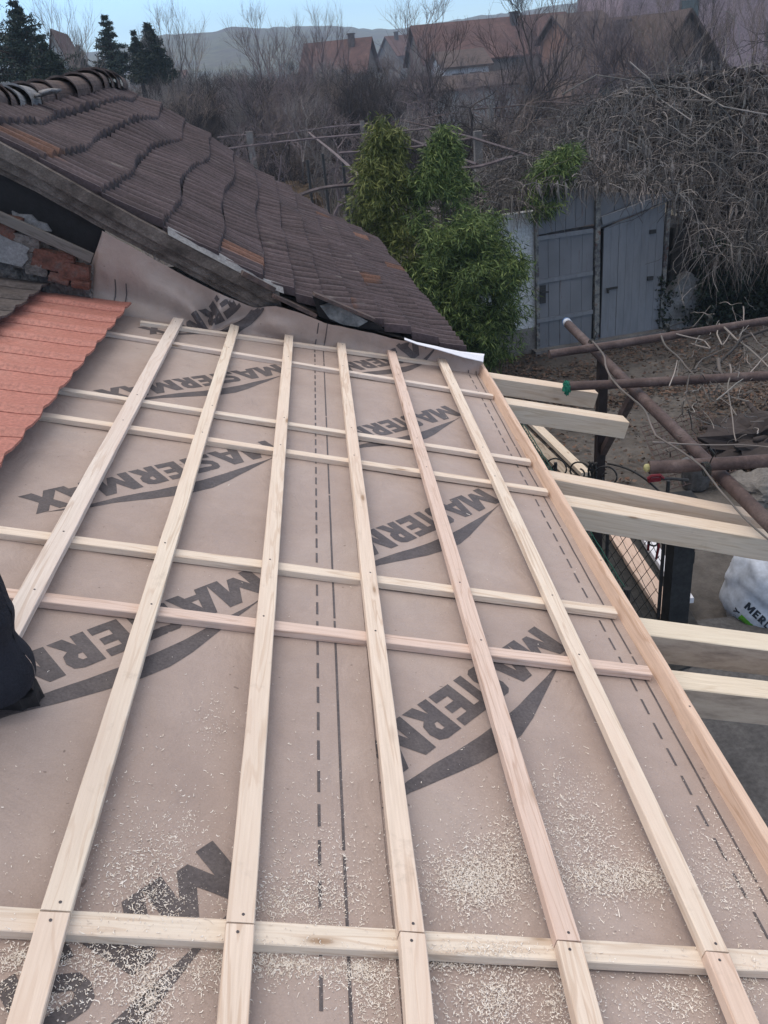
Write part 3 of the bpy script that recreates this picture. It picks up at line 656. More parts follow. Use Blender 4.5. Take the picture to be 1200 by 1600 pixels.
# ------------------------------------------------------------------ the old tiled house beyond our roof
house = empty('old_house', O(-1.5, 7.8, 0), 'old house with sagging dark ribbed tile roof and broken gable beside the new roof', 'house')
def old_roof():
    RP = 0.125; ncol = int((YF-YN)/RP)*7; q = np.linspace(0, 1, ncol+1); yy = q*(YF-YN)
    rib = (0.5+0.5*np.cos(yy*2*math.pi/RP))**0.6*0.044; groove_shade = 0.22+0.78*np.clip((rib/0.044-0.10)*1.5, 0, 1)  # tint darkens between the ribs: shade painted into the tile colour
    tilei = (yy/(RP*2)).astype(int); gap = -0.007*(np.abs((yy/(RP*2)) % 1-0.0) < 0.06)
    mb = MB(); NT = tilei.max()+2
    base = np.array([0.066, 0.049, 0.054]); orange = np.array([0.15, 0.078, 0.058]); pale = np.array([0.15, 0.13, 0.125])
    for c in range(NC):
        rs = np.random.default_rng(100+c); joff = rs.normal(0, 0.0035, NT); jend = rs.normal(0, 0.014, NT); tilt = rs.normal(0, 0.004, NT)
        tone = rs.uniform(0.88, 1.16, NT); org = rs.random(NT) < (0.022 if c != 1 else 0.05)
        wave = 0.06*np.sin(q*9+c*0.5)*max(0, 1-c/6)+0.02*np.sin(q*23+c)
        te = jend[tilei]*0.5
        rows = []
        for k, (cc, up_) in enumerate(((c+0.0, 0.0), (c+0.33, 0.011), (c+0.66, 0.022), (c+0.985, 0.034), (c+1.0, 0.032), (c+1.005, 0.004))):
            cv = np.full_like(q, cc)+(wave+te if k > 0 else 0)
            if k >= 3: cv = cv+rs.normal(0, 0.005, len(q))
            x, y, z = roof_pt(np.clip(cv, 0, NC), q)
            amp = 1 if k < 5 else 0
            z = z+up_+amp*rib+gap+joff[tilei]+tilt[tilei]*k/2*(k < 5)
            rows.append(P3(x, y, z))
        P = np.array(rows); P = np.concatenate([P[:, :1]-np.array([0, 0, 0.055]), P], 1)
        tn = base[None]*tone[tilei][:, None]
        tn = np.where(org[tilei][:, None], orange[None]*(0.6+0.6*tone[tilei][:, None]*0.6), tn)
        # orange clay showing where the skin has flaked: rows near the right foot and some at the left
        T = np.ones((P.shape[0], P.shape[1]-1, 4))
        for k in range(P.shape[0]):
            patch = np.array([noise.noise(Vector((yy_*1.7, (c+k*0.2)*0.55, 4))) for yy_ in yy[::7]]); patch = np.interp(yy, yy[::7], patch)
            th_ = 0.62-0.17*(c > 8)-0.25*(c == 1)*(q < 0.35)
            mk = (patch > th_)[:, None]; _k = k
            T[k, :, :3] = np.where(mk, orange*0.75, tn)*(0.4 if k == 5 else 1)*groove_shade[:, None]
            pl = rs.random(len(q)) < 0.004; T[k, pl, :3] = pale
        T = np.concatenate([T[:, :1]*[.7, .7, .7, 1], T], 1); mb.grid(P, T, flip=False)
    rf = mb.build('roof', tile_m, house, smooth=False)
    # under deck and the other slope
    mb = MB(); cs = np.linspace(0, NC, 30); qs = np.linspace(0, 1, 12)
    P = []
    for q_ in qs:
        x, y, z = roof_pt(cs, np.full_like(cs, q_)); P.append(P3(x, y, z-0.03))
    P = np.array(P); mb.grid(P); mb.grid(P-np.array([0, 0, 0.06]))
    mb.build('roof_deck', old_wood, house)
    mb = MB(); P = []
    for q_ in qs:
        x, y, z = roof_pt(np.array([0.0]), np.array([q_])); x, y, z = x[0], y[0], z[0]
        P.append([O(x-0.02, y, z+0.03), O(x-1.6, y, z-1.05), O(x-3.2, y, z-2.1)])
    mb.grid(np.array(P)); mb.build('back_slope', darktile_m, house)
    # ridge tiles: half round caps overlapping, some mortared
    n = 15
    for i in range(n):
        q0 = 1-(i+1)/n*1.0; q1 = q0+1.25/n
        a = roof_pt(np.array([0.0]), np.array([q0])); b_ = roof_pt(np.array([0.0]), np.array([min(q1, 1.0)]))
        A = O(a[0][0]-0.02, a[1][0], a[2][0]); B = O(b_[0][0]-0.02, b_[1][0], b_[2][0])
        d = (B-A)/np.linalg.norm(B-A); sd_ = np.cross(d, Zv); sd_ /= np.linalg.norm(sd_); upv = np.cross(sd_, d)
        mb = MB(); rows = []; jit = random.uniform(-0.02, 0.02); tl = random.uniform(-.05, .05)
        for t in (0, 0.12, 0.5, 1.0):
            rr = 0.150-0.022*t+(0.010 if t < 0.1 else 0)
            rows.append([A+(B-A)*t+sd_*(math.cos(th)*rr+jit+tl*t*0.1)+upv*(math.sin(th)*rr*0.8+0.0+0.02*(1-t)) for th in np.linspace(-0.25, math.pi+0.25, 13)])
        P = np.array(rows); mb.grid(P); mb.grid(P+(-upv*0.016)[None, None]); mb.grid(np.array([P[0], P[0]-upv*0.016]))
        mb.build('ridge_tile', render_m if 0.33 < q0 < 0.44 else tile_dark2 if i % 3 == 0 else ridge_m, house, fix=True)
    # mortar blobs along and over the ridge
    mb = MB()
    def blob(c, r, seed, sq=(1, 1, 0.5)):
        bm = bmesh.new(); bmesh.ops.create_icosphere(bm, subdivisions=2, radius=1)
        vs = [np.array(c)+np.array(v.co)*np.array(sq)*r*(1+0.45*noise.noise(v.co*1.8+Vector((seed, 0, 0)))) for v in bm.verts]
        fs = [[v.index for v in f.verts] for f in bm.faces]; bm.free(); mb.add(vs, fs)
    for px, py, r in ((72, 141, 7), (60, 146, 5), (80, 140, 6)):
        q_ = 0.42; p = hit(px, py, Yp, Yp*(YN+(YF-YN)*q_)); blob(p+np.array([0.0, 0.05, -0.01]), r*0.0095, px, (1, 1.5, 0.32))
    mb.build('ridge_patch', render_m, house, smooth=True)
    mb = MB()
    for i in range(70):
        q_ = random.random(); a = roof_pt(np.array([0.22]), np.array([q_])); blob(O(a[0][0], a[1][0], a[2][0]+0.02), random.uniform(0.012, 0.04), i)
    mb.build('ridge_mortar', mortar, house, smooth=True)
    # far verge strip of pale mortar
    mb = MB(); a = roof_pt(cs, np.full_like(cs, 0.999)); pts = P3(a[0], a[1], a[2]+0.012); 
    pts = pts+np.array([[0, 0, 0.008*noise.noise(Vector((i*0.9, 0, 0)))] for i in range(len(cs))]); mb.tube(pts, 0.022, 5); mb.build('far_verge', mortar, house)
ridge_m = mat_noise('ridge_clay', [(0.05, 0.038, 0.038), (0.095, 0.07, 0.066), (0.14, 0.11, 0.10)], 9, 0.85, 0.5, 0.006, 50)
tile_dark2 = mat_noise('ridge_dark_tile', [(0.04, 0.034, 0.035), (0.08, 0.06, 0.058), (0.12, 0.075, 0.06)], 8, 0.85, 0.5, 0.006, 50)
old_roof()
def verge_boards():
    cs = np.linspace(-0.3, 6.45, 30)
    def prof(c): 
        x, y, z = roof_pt(np.array([max(c, 0)]), np.array([0.0])); x, z = x[0], z[0]
        if c < 0: x += c*0.4; z -= c*0.25
        return x, z
    for (dz0, dz1, y0, y1, nm, mt, sd_) in ((0.012, -0.075, YN-0.05, YN-0.012, 'verge_board', old_wood, 1), (-0.065, -0.150, YN-0.012, YN+0.03, 'under_board', old_wood, 5), (-0.135, -0.195, YN+0.02, YN+0.07, 'rafter_end', old_wood, 9)):
        mb = MB(); rings = []
        for c in cs:
            x, z = prof(c); w1 = 0.006*noise.noise(Vector((c*2, sd_, 0))); w2 = 0.010*noise.noise(Vector((c*3, sd_, 5)))
            rings.append([O(x, y0, z+dz0+w1), O(x, y1, z+dz0+w1+0.004), O(x, y1, z+dz1+w2), O(x, y0, z+dz1+w2), O(x, y0, z+dz0+w1)])
        mb.grid(np.array(rings)); mb.build(nm, mt, house)
    # lead flashing strip, light where it lifts
    mb = MB(); P = []
    for c in np.linspace(4.1, 6.6, 24):
        x, z = prof(c); P.append([O(x, YN-0.055, z+0.016), O(x, YN-0.0, z+0.045+0.012*noise.noise(Vector((c*4, 0, 0)))), O(x, YN+0.05+0.03*math.sin(c*3), z+0.050)])
    mb.grid(np.array(P)); mb.build('flashing', render_m, house)
verge_boards()
def gable():
    yg = YN+0.06; pl = lambda px, py, dy=0: hit(px, py, Yp, Yp*(yg+dy))
    # dark sheet behind the verge
    mb = MB(); mb.prism([pl(*p) for p in ((-120, 195), (0, 262), (165, 350), (158, 400), (146, 445), (132, 478), (0, 470), (-120, 470))], Yp*0.02)
    mb.build('tar_sheet', black_sheet, house)
    # walls
    mb = MB(); c = O(-1.4, YN+0.30, 0); 
    mb.box(O(-1.35, YN+0.22, 1.25), 2.4, 0.10, 1.25, (Xp, Yp, Zv)); mb.box(O(-1.35, YF-0.2, 1.25), 2.4, 0.10, 1.25, (Xp, Yp, Zv)); mb.box(O(1.0, (YN+YF)/2, 1.17), 0.1, (YF-YN)/2-0.2, 1.17, (Xp, Yp, Zv))
    mb.build('wall', mortar, house)
    # gable brickwork face
    mb = MB(); P = []
    xs = np.linspace(-160, 146, 60); 
    for t in np.linspace(0, 1, 26):
        row = []
        for x in xs:
            ytop = 352+0.42*x+6*noise.noise(Vector((x*0.06, 1, 0))); y = ytop+t*140
            p = pl(x, y, -0.06); row.append(p+Yp*0.035*noise.fractal(Vector((x*0.07, y*0.07, 2)), 1.0, 2.0, 4))
        P.append(row)
    mb.grid(np.array(P)); mb.build('rubble_masonry', mortar, house)
    for k, (px, py, w_, h_, rz) in enumerate(((5, 362, 24, 18, .2), (-25, 352, 22, 15, .1), (42, 377, 24, 16, .3), (78, 404, 26, 18, .1), (118, 423, 26, 17, .25), (60, 418, 18, 12, .4), (95, 432, 18, 10, .1), (128, 442, 16, 8, .3), (30, 405, 18, 12, .1), (105, 400, 14, 9, .5), (20, 345, 16, 8, .3))):
        p = pl(px, py, -0.07); s_ = 5.6/F; a = -0.42+rz*0.4; ax = math.cos(a)*Xp+math.sin(a)*Zv; az = -math.sin(a)*Xp+math.cos(a)*Zv
        bm = bmesh.new(); bmesh.ops.create_cube(bm, size=2); bmesh.ops.subdivide_edges(bm, edges=bm.edges[:], cuts=3, use_grid_fill=True)
        mb = MB(); V = []
        for v in bm.verts:
            co = np.array(v.co); co = co*(1-0.10*np.dot(co*co, [1, 1, 1])/3)+np.array(noise.noise_vector(Vector(co*1.4)+Vector((k*5, 0, 0))))*0.14
            V.append(p+ax*co[0]*w_*s_*0.85+Yp*co[1]*0.07+az*co[2]*h_*s_*0.75)
        mb.add(V, [[v.index for v in f.verts] for f in bm.faces]); bm.free()
        mb.build('brick', brick_m if k % 3 != 2 else mortar, house)
    mb = MB()
    def slab(px, dy, th):
        mb.prism([pl(x, y, dy) for x, y in px], Yp*th)
    slab([(-60, 352), (0, 367), (22, 378), (30, 380), (46, 388), (41, 396), (44, 405), (34, 417), (12, 412), (-60, 398)], -0.15, 0.05)
    mb.build('render_patch', render_m, house)
    mb = MB(); slab([(43, 393), (66, 400), (72, 408), (66, 426), (38, 420), (42, 408)], -0.13, 0.05); mb.build('render_patch', mortar, house)
    mb = MB(); slab([(18, 330), (28, 335), (48, 336), (58, 346), (72, 350), (80, 362), (52, 358), (34, 346), (20, 340)], -0.03, 0.04); mb.build('mortar_crust', render_m, house)
    plank('nailed_plank', pl(-60, 321, -0.16), pl(141, 411, -0.14), 0.030, 0.062, old_grey, up=Zv, parent=house, seed=5, bev=0.004)
old_grey = mat_pine('weathered_grey_plank', (0.15, 0.14, 0.135), (0.09, 0.08, 0.075), (0.12, 0.11, 0.1))
gable()
# broken tile edge and debris at the foot of the old verge
mb = MB()
def bt(px0, px1, wd, th, lift):
    a = hit(px0[0], px0[1], Yp, Yp*(YN-0.07)); b_ = hit(px1[0], px1[1], Yp, Yp*(YN-0.03)); mb.beam(a+Zv*lift, b_+Zv*lift, wd, th)
bt((378, 426), (428, 452), 0.07, 0.03, 0.0); bt((425, 460), (492, 492), 0.10, 0.022, 0.0); bt((490, 459), (584, 499), 0.085, 0.02, 0.0)
mb.build('broken_tile', tile_dark2, house)
mb = MB(); poly = [(488, 462), (505, 470), (530, 478), (560, 494), (592, 508), (600, 516), (560, 513), (530, 507), (498, 494)]
a = [hit(x, y, Yp, Yp*(YN-0.035)) for x, y in poly]; mb.prism(a, Yp*0.03); mb.build('torn_roofing_felt', black_sheet, house)
mb = MB(); poly = [(500, 478), (515, 474), (545, 486), (575, 502), (560, 511), (535, 507), (515, 498)]
a = [hit(x, y, Yp, Yp*(YN-0.065)) for x, y in poly]; mb.prism(a, Yp*0.02); mb.build('lifted_lead', mat_noise('old_lead', [(0.04, 0.045, 0.05), (0.11, 0.12, 0.13), (0.2, 0.21, 0.22)], 9, 0.5, 0.6, 0.02, 30), house)
# loose white strip lying where the two roofs meet
mb = MB(); st = [(632, 530), (650, 536), (680, 541), (720, 549), (757, 553)]; sb = [(632, 530.5), (652, 538), (684, 546), (724, 558), (755, 565)]
mb2 = [[hit(x, y, Yp, Yp*(YN-0.08)) for x, y in st], [hit(x, y, Yp, Yp*(YN-0.16)) for x, y in sb]]
G = np.array(mb2); mid = G.mean(0)+np.array([0, 0, 0.012]); G3 = np.stack([G[0], mid, G[1]]); mb.grid(G3); mb.grid(G3-np.array([0, 0, 0.004]))
o = mb.build('plastic_strip', white_m); tag(o, 'loose white strip lying over the end of the membrane at the old roof corner', 'strip')

# ------------------------------------------------------------------ shed with two grey doors, rendered walls
SA = gz(838, 553); SB = gz(1030, 521); SX = (SB-SA)/np.linalg.norm(SB-SA); SY = np.array([-SX[1], SX[0], 0])
def sh(px, py, dy=0): n = SY; return hit(px, py, n, SA+SY*dy)
door_m = None
def mat_door():
    m, n, b = new_mat('grey_blue_paint'); v = coords(n, (1, 1, 1)); mp = N(n, 'ShaderNodeMapping'); mp.inputs['Scale'].default_value = (9, 9, 1.1); n.links.new(v, mp.inputs[0])
    t = noise_t(n, mp.outputs[0], 2.2, 6, 0.7); t2 = noise_t(n, v, 1.5, 3, 0.5)
    c = ramp(n, t2, [(0.3, (0.125, 0.132, 0.150)), (0.7, (0.175, 0.182, 0.205))])
    c = mixc(n, ramp(n, t, [(0.62, (0,)*3), (0.70, (1,)*3)]), c, (0.10, 0.06, 0.052))
    n.links.new(c, b.inputs['Base Color']); b.inputs['Roughness'].default_value = 0.7; bump(n, b, t, 0.3, 0.004); return m
door_m = mat_door()
def mat_door2():
    m, n, b = new_mat('grey_blue_paint_sound'); v = coords(n, (6, 6, 1)); t = noise_t(n, v, 2, 6, 0.7)
    c = ramp(n, t, [(0.3, (0.14, 0.15, 0.172)), (0.6, (0.185, 0.196, 0.222)), (0.8, (0.12, 0.12, 0.125))])
    n.links.new(c, b.inputs['Base Color']); b.inputs['Roughness'].default_value = 0.7; bump(n, b, t, 0.2, 0.004); return m
door_m2 = mat_door2()
shed = empty('garden_shed', (SA+SB)/2, 'old shed with two grey-blue plank doors under a tangle of dead vines', 'shed')
def boards(mb, quad, n, gap=0.006, th=0.03, dy=0.0):
    """vertical boards filling a pixel quad (tl, tr, br, bl) in the shed's front plane"""
    tl, tr, br, bl = [sh(*p) for p in quad]
    for i in range(n):
        a, b_ = i/n, (i+1)/n; g = gap/np.linalg.norm(tr-tl)*0.5
        a += g; b_ -= g; jj = random.uniform(-0.004, 0.004)
        poly = [tl+(tr-tl)*a, tl+(tr-tl)*b_, bl+(br-bl)*b_, bl+(br-bl)*a]; mb.prism([p+SY*(dy+jj) for p in poly], SY*th)
mb = MB(); boards(mb, ((838, 372), (928, 358), (924, 535), (841, 550)), 5); d1 = mb.build('door', door_m, shed); tag(d1, 'left door with peeling paint and two cross rails')
mb = MB()
for y0, y1 in ((373, 360), (441, 426), (502, 487)): mb.beam(sh(839, y0, -0.02), sh(926, y1, -0.02), 0.03, 0.06)
mb.build('door_rail', door_m2, d1)
mb = MB(); mb.beam(sh(846, 457, -0.05), sh(857, 456, -0.05), 0.03, 0.02); mb.beam(sh(848, 446, -0.02), sh(848, 474, -0.02), 0.10, 0.01, up=SY); mb.build('door_handle', dark_iron, d1)
mb = MB(); boards(mb, ((944, 357), (1040, 318), (1029, 520), (938, 533)), 8, 0.004); d2 = mb.build('door', door_m2, shed); tag(d2, 'right door of plain narrow boards')
mb = MB()
for x, y in ((1016, 435), (1020, 362), (1014, 520)): mb.box(sh(x, y, -0.02), 0.05, 0.012, 0.03, (SX, SY, Zv))
mb.build('hinge', dark_iron, d2)
mb = MB(); mb.beam(sh(948, 452, -0.03), sh(965, 449, -0.03), 0.02, 0.03); mb.tube([sh(950, 452, -0.05), sh(950, 458, -0.05)], 0.02, 6); mb.build('padlock', dark_iron, d2)
mb = MB(); boards(mb, ((836, 300), (934, 290), (930, 350), (838, 368)), 6, 0.006, 0.03, 0.02); boards(mb, ((940, 300), (1048, 305), (1044, 316), (940, 356)), 5, 0.006, 0.03, 0.03); mb.build('gable_boarding', door_m, shed)
mb = MB(); mb.beam(sh(940, 345, -0.05), sh(1050, 305, -0.05), 0.04, 0.12); mb.build('top_rail', door_m2, shed)
mb = MB(); mb.beam(sh(934, 290, -0.01), sh(931, 545, -0.01), 0.06, 0.08, up=SX); mb.beam(sh(837, 296, 0.0), sh(841, 552, 0.0), 0.05, 0.05, up=SX); mb.beam(sh(1046, 310, 0.0), sh(1031, 522, 0.0), 0.05, 0.06, up=SX)
mb.build('door_post', mat_noise('flaking_post', [(0.10, 0.035, 0.022), (0.085, 0.09, 0.10), (0.23, 0.23, 0.22), (0.13, 0.06, 0.045)], 9, 0.8, 0.4, 0.01, 40), shed)
mb = MB(); mb.prism([SA-SX*0.35+SY*0.12, SB+SX*0.05+SY*0.12, SB+SX*0.05+SY*3, SA-SX*0.35+SY*3], Zv*1.72); mb.build('shed_body', black_sheet, shed)
mb = MB(); mb.prism([p+Zv*z for p, z in ((SA-SX*0.9+SY*0.10, 1.80), (SB+SX*0.2+SY*0.10, 1.76), (SB+SX*0.2+SY*3.2, 1.85), (SA-SX*0.9+SY*3.2, 1.9))], Zv*0.06); mb.build('shed_roof', darktile_m, shed)
mb = MB(); mb.box((SA+SB)/2-SY*0.04+Zv*0.03, 1.15, 0.10, 0.05, (SX, SY, Zv)); mb.build('threshold', concrete, shed)
# white side wall at the left with concrete plinth
mb = MB(); w0 = sh(770, 540, 0.06); w1 = sh(838, 540, 0.06); w0 = w0*[1, 1, 0]; w1 = w1*[1, 1, 0]
mb.prism([w0-SX*0.6+Zv*0.42, w1+Zv*0.42, w1+SY*0.15+Zv*0.42, w0-SX*0.6+SY*0.15+Zv*0.42], Zv*1.75); o = mb.build('white_wall', white_wall); tag(o, 'white plastered wall between the bamboo and the left grey door', 'wall')
mb = MB(); mb.prism([w0-SX*0.6-SY*0.02, w1-SY*0.02, w1+SY*0.17, w0-SX*0.6+SY*0.17], Zv*0.417); mb.build('plinth', concrete, o)
# whitewashed wall scrap with dark leaves, ivy wall
mb = MB(); P = []
for t in np.linspace(0, 1, 14):
    row = []
    for s_ in np.linspace(0, 1, 14):
        top = (430+25*(1-s_) if s_ < 0.7 else 432)+8*math.sin(s_*7); px = 1032+62*s_+(1-t)*6*(1-s_); py = 528-8*s_-(528-top-8*s_)*t
        row.append(sh(px, py, 0.05+0.25*(1-t)*0+0.03*noise.noise(Vector((s_*3, t*3, 0)))))
    P.append(row)
P = np.array(P); mb.grid(P); mb.grid(P+SY*0.2); mb.grid(np.array([P[-1], P[-1]+SY*0.2])); mb.grid(np.array([P[:, -1], P[:, -1]+SY*0.2]))
o = mb.build('whitewashed_stone', mat_noise('whitewash', [(0.07, 0.068, 0.065), (0.20, 0.20, 0.205), (0.27, 0.275, 0.285)], 3, 0.9, 0.4, 0.01, 26)); tag(o, 'low whitewashed wall stub spotted with dark leaves, right of the shed', 'wall')
mb = MB(); mb.box(sh(1200, 460, 0.4)*[1, 1, 0]+Zv*0.8, 2.0, 0.15, 0.8, (SX, SY, Zv)); o = mb.build('garden_wall', mat_noise('dark_wall', [(0.02, 0.018, 0.018), (0.05, 0.045, 0.043)], 4, 0.9, 0.4, 0.02, 30)); tag(o, 'dark garden wall behind the ivy at the right edge', 'wall')
def leaf_soup(P, size, nrm=None, asp=0.6, droop=0.0, jit=1.0):
    """rhombus leaves at points P; returns (n*4,3)"""
    n = len(P); d = rng.normal(0, 1, (n, 3)); d[:, 2] -= droop*1.5; d /= np.linalg.norm(d, axis=1)[:, None]
    e = np.cross(d, rng.normal(0, 1, (n, 3))); e /= np.linalg.norm(e, axis=1)[:, None]
    s_ = (size*rng.uniform(0.6, 1.4, n))[:, None]; tip = P+d*s_; mid = P+d*s_*0.45
    return np.stack([P, mid+e*s_*asp*0.5, tip, mid-e*s_*asp*0.5], 1).reshape(-1, 3)
k = 9000; px = rng.uniform(1088, 1330, k); py = rng.uniform(372, 522, k)
keep = py > 372+20*np.sin(px*0.05)
pts = np.array([sh(a, b_, random.uniform(-0.25, 0.2)) for a, b_ in zip(px[keep], py[keep])]); pts[:, 2] = np.maximum(pts[:, 2], 0.02)
o = soup('ivy', ivy_m, leaf_soup(pts, 0.075, asp=0.9), 4); tag(o, 'dense dark ivy on the garden wall at the right edge', 'ivy')
pts = np.array([sh(a, b_, -0.02) for a, b_ in [(1052+rng.normal(0, 8), 460+rng.normal(0, 14)) for _ in range(60)]+[(1075+rng.normal(0, 5), 495+rng.normal(0, 12)) for _ in range(50)]+[(1045+rng.normal(0, 6), 500) for _ in range(30)]+[(1035+rng.normal(0, 4), rng.uniform(430, 520)) for _ in range(160)]])
o = soup('creeper', ivy_m, leaf_soup(pts, 0.05, asp=1.0), 4); tag(o, 'dark creeper leaves climbing the whitewashed wall stub', 'creeper')

# ------------------------------------------------------------------ dead leaves on the ground (stuff)
k = 26000; px = rng.uniform(740, 1260, k); py = rng.uniform(505, 760, k)
dens = np.array([0.25+0.75*(noise.noise(Vector((a*0.012, b_*0.03, 0))) > -0.05) if b_ < 640 else 0.10+0.5*(a > 1090) for a, b_ in zip(px, py)])
keep = rng.random(k) < dens; pts = np.array([gz(a, b_, 0.02) for a, b_ in zip(px[keep], py[keep])])
ok = (pts-SA) @ SY < -0.05; pts = pts[ok]; pts[:, 2] += rng.uniform(0, 0.04, len(pts))
L4 = leaf_soup(pts, 0.055, asp=0.8); L4[:, 2] = 0.03+np.abs(L4[:, 2]-0.03)*0.5
o = soup('fallen_leaves', litter_m, L4, 4); tag(o, 'brown dead leaves lying on the yard ground', 'leaves', kind='stuff')
# concrete yard slab near the house
mb = MB(); mb.box((3.6, 2.3, 0.04), 3.0, 3.2, 0.03); o = mb.build('yard_slab', mat_noise('wet_concrete', [(0.062, 0.060, 0.062), (0.095, 0.092, 0.094), (0.13, 0.126, 0.126)], 2.5, 0.8, 0.3, 0.01, 30)); tag(o, kind='structure')

# ------------------------------------------------------------------ rusty pipe pergola in the yard
ZP = 2.22
def pipe(name, a, b_, z, r, label, extra=None, sag=0.0, group='rusty pipes of the yard pergola'):
    A, B = gz(a[0], a[1], z), gz(b_[0], b_[1], z); d = B-A
    ts = np.linspace(0, 1, 14); P = [A+d*t+np.array([0, 0, -sag*math.sin(math.pi*t)+0.004*noise.noise(Vector((t*6, r*50, 0)))]) for t in ts]
    mb = MB(); mb.tube(P, r, 12, cap=False)
    # open end: inner wall
    mb.tube([A, A+d/np.linalg.norm(d)*0.05], r*0.85, 12, cap=True)
    o = mb.build(name, rust_pipe, smooth=True); md = o.modifiers.new('e', 'EDGE_SPLIT'); md.split_angle = math.radians(50)
    tag(o, label, 'pipe', group); return A, B
pC = pipe('rusty_pipe', (888, 507), (1290, 905), ZP-0.09, 0.037, 'thick rusty pipe running diagonally from the bottle cap down to the right edge')
pipe('rusty_pipe', (858, 554), (1330, 481), ZP, 0.031, 'upper rusty pipe crossing in front of the grey doors')
pipe('rusty_pipe', (888, 604), (1330, 580), ZP, 0.031, 'middle rusty pipe with green cloth tied to its end')
pipe('rusty_pipe', (1014, 731), (1330, 712), ZP, 0.035, 'lower rusty pipe with a yellow plug in its end')
# caps
e = gz(888, 506, ZP-0.09); d = (pC[1]-pC[0])/np.linalg.norm(pC[1]-pC[0]); mb = MB()
mb.tube([e+d*0.01, e-d*0.05, e-d*0.06, e-d*0.075], [0.037, 0.037, 0.038, 0.022], 14); o = mb.build('bottle_base', bag_m, smooth=True); tag(o, 'cut white and blue bottle base capping the diagonal pipe', 'bottle cap')
mb = MB(); mb.tube([e-d*0.05, e-d*0.064], [0.040, 0.040], 14); mb.build('blue_ring', mat_noise('blue_plastic', [(0.05, 0.13, 0.30), (0.1, 0.2, 0.4)], 20, 0.4, 0.1, 0.001), o)
e = gz(1012, 731, ZP); mb = MB(); mb.tube([e+np.array([0.03, 0, 0]), e-np.array([0.012, 0, 0]), e-np.array([0.02, 0, 0])], [0.022, 0.022, 0.012], 10); o = mb.build('pipe_plug', yellow_m); tag(o, 'pale yellow plug in the end of the lower pipe', 'plug')
e = gz(886, 605, ZP); mb = MB()
bm = bmesh.new(); bmesh.ops.create_icosphere(bm, subdivisions=4, radius=1)
V = [e+np.array([v.co.x*0.024, v.co.y*0.026, v.co.z*0.040-0.012*(v.co.z < 0)])*(1+0.5*noise.fractal(v.co*2.5, 1.0, 2.0, 3)) for v in bm.verts]; mb.add(V, [[v.index for v in f.verts] for f in bm.faces]); bm.free()
o = mb.build('green_cloth', cloth_g); tag(o, 'green cloth scrap stuffed in the end of the middle pipe', 'cloth')
# black post and brace
pt = gz(942, 562, ZP-0.13); mb = MB(); mb.beam([pt[0], pt[1], 0], [pt[0], pt[1], ZP-0.13], 0.07, 0.07, up=Xp); o = mb.build('pergola_post', mat_noise('dark_red_steel', [(0.016, 0.013, 0.014), (0.035, 0.022, 0.022)], 6, 0.6, 0.3, 0.003, 30)); tag(o, 'dark square steel post under the crossing of the pipes', 'post')
q0 = gz(993, 610, ZP-0.13); mb = MB(); mb.beam([pt[0]+0.02, pt[1], 1.30], q0, 0.05, 0.05); mb.build('brace', rust_pipe, o)

# ------------------------------------------------------------------ gate, gate post, fence, timber on the ground
GP = np.array([2.37, 5.42])           # gate post foot
mb = MB(); mb.box((GP[0], GP[1], 0.63), 0.078, 0.078, 0.63); o = mb.build('gate_post', dark_post_m); tag(o, 'dark grey square gate post under the deep beam', 'post')
mb = MB(); mb.box((GP[0]+0.085, GP[1]-0.03, 0.75), 0.012, 0.02, 0.05); mb.build('latch_plate', dark_iron, o)
# top line of the gate read at z=1.3
A = gz(1048, 775, 1.30); B = gz(868, 741, 1.30); A = np.array([GP[0]-0.13, GP[1]+0.0, 1.3]); ZT = 0.10; gd = (B-A)*[1, 1, 0]; GL = np.linalg.norm(gd); gd /= GL; gn = np.cross(gd, Zv)
gate = empty('iron_gate', A*[1, 1, 0], 'black wrought iron gate with scrolls on top and chain link filling', 'gate')
G_ = lambda s_, z: A*[1, 1, 0]+gd*s_+Zv*(z+ZT*(z > 1.0))
mb = MB(); 
for (a, b_) in (((0, 0.08), (0, 1.3)), ((GL, 0.08), (GL, 1.3)), ((0, 0.08), (GL, 0.08)), ((0, 1.14), (GL, 1.14)), ((GL*0.5, 0.08), (GL*0.5, 1.14))): mb.tube([G_(*a), G_(*b_)], 0.014, 6)
mb.build('gate_frame', dark_iron, gate)
def spiral(cx, cz, r, turns, s0, mir):
    P = []
    for t in np.linspace(0, 1, 34):
        a = s0+turns*2*math.pi*t; rr = r*(1-0.72*t); P.append(G_(cx+mir*rr*math.cos(a), cz+rr*math.sin(a)))
    return P
mb = MB()
for cx, mir in ((GL*0.52, 1), (GL*0.78, -1), (GL*0.98, 1)):
    mb.tube(spiral(cx, 1.25, 0.11, 1.4, -1.2, mir), 0.007, 5)
for cx in (GL*0.60, GL*0.635, GL*0.68, GL*0.715):
    mb.tube([G_(cx+0.05*math.cos(a)*(1 if cx < GL*0.65 else -1), 1.26+0.10*math.sin(a)) for a in np.linspace(-1.2, 1.2, 10)], 0.010, 5)
mb.tube([G_(GL*0.5+GL*0.5*-t, 1.36-0.10*t-0.12*t*t+0.03*math.sin(3*t)) for t in np.linspace(-0.05, 1, 16)], 0.008, 5)
mb.build('scroll', dark_iron, gate, smooth=True)
mb = MB(); st_ = 0.08
for k in range(-22, int(GL/st_)+2):
    for sg in (1, -1):
        pts = []
        for j in range(0, 19):
            s_ = (k+j*0.5*1.0)*st_ if sg > 0 else (GL-(k+j*0.5)*st_); z = 0.1+j*st_*0.92
            if 0 <= s_ <= GL and z < 1.15: pts.append(G_(s_, z)+gn*0.003*(-1)**j)
        if len(pts) > 1: mb.tube(pts, 0.0026, 4, cap=False)
mb.build('chain_link', wire_m, gate)
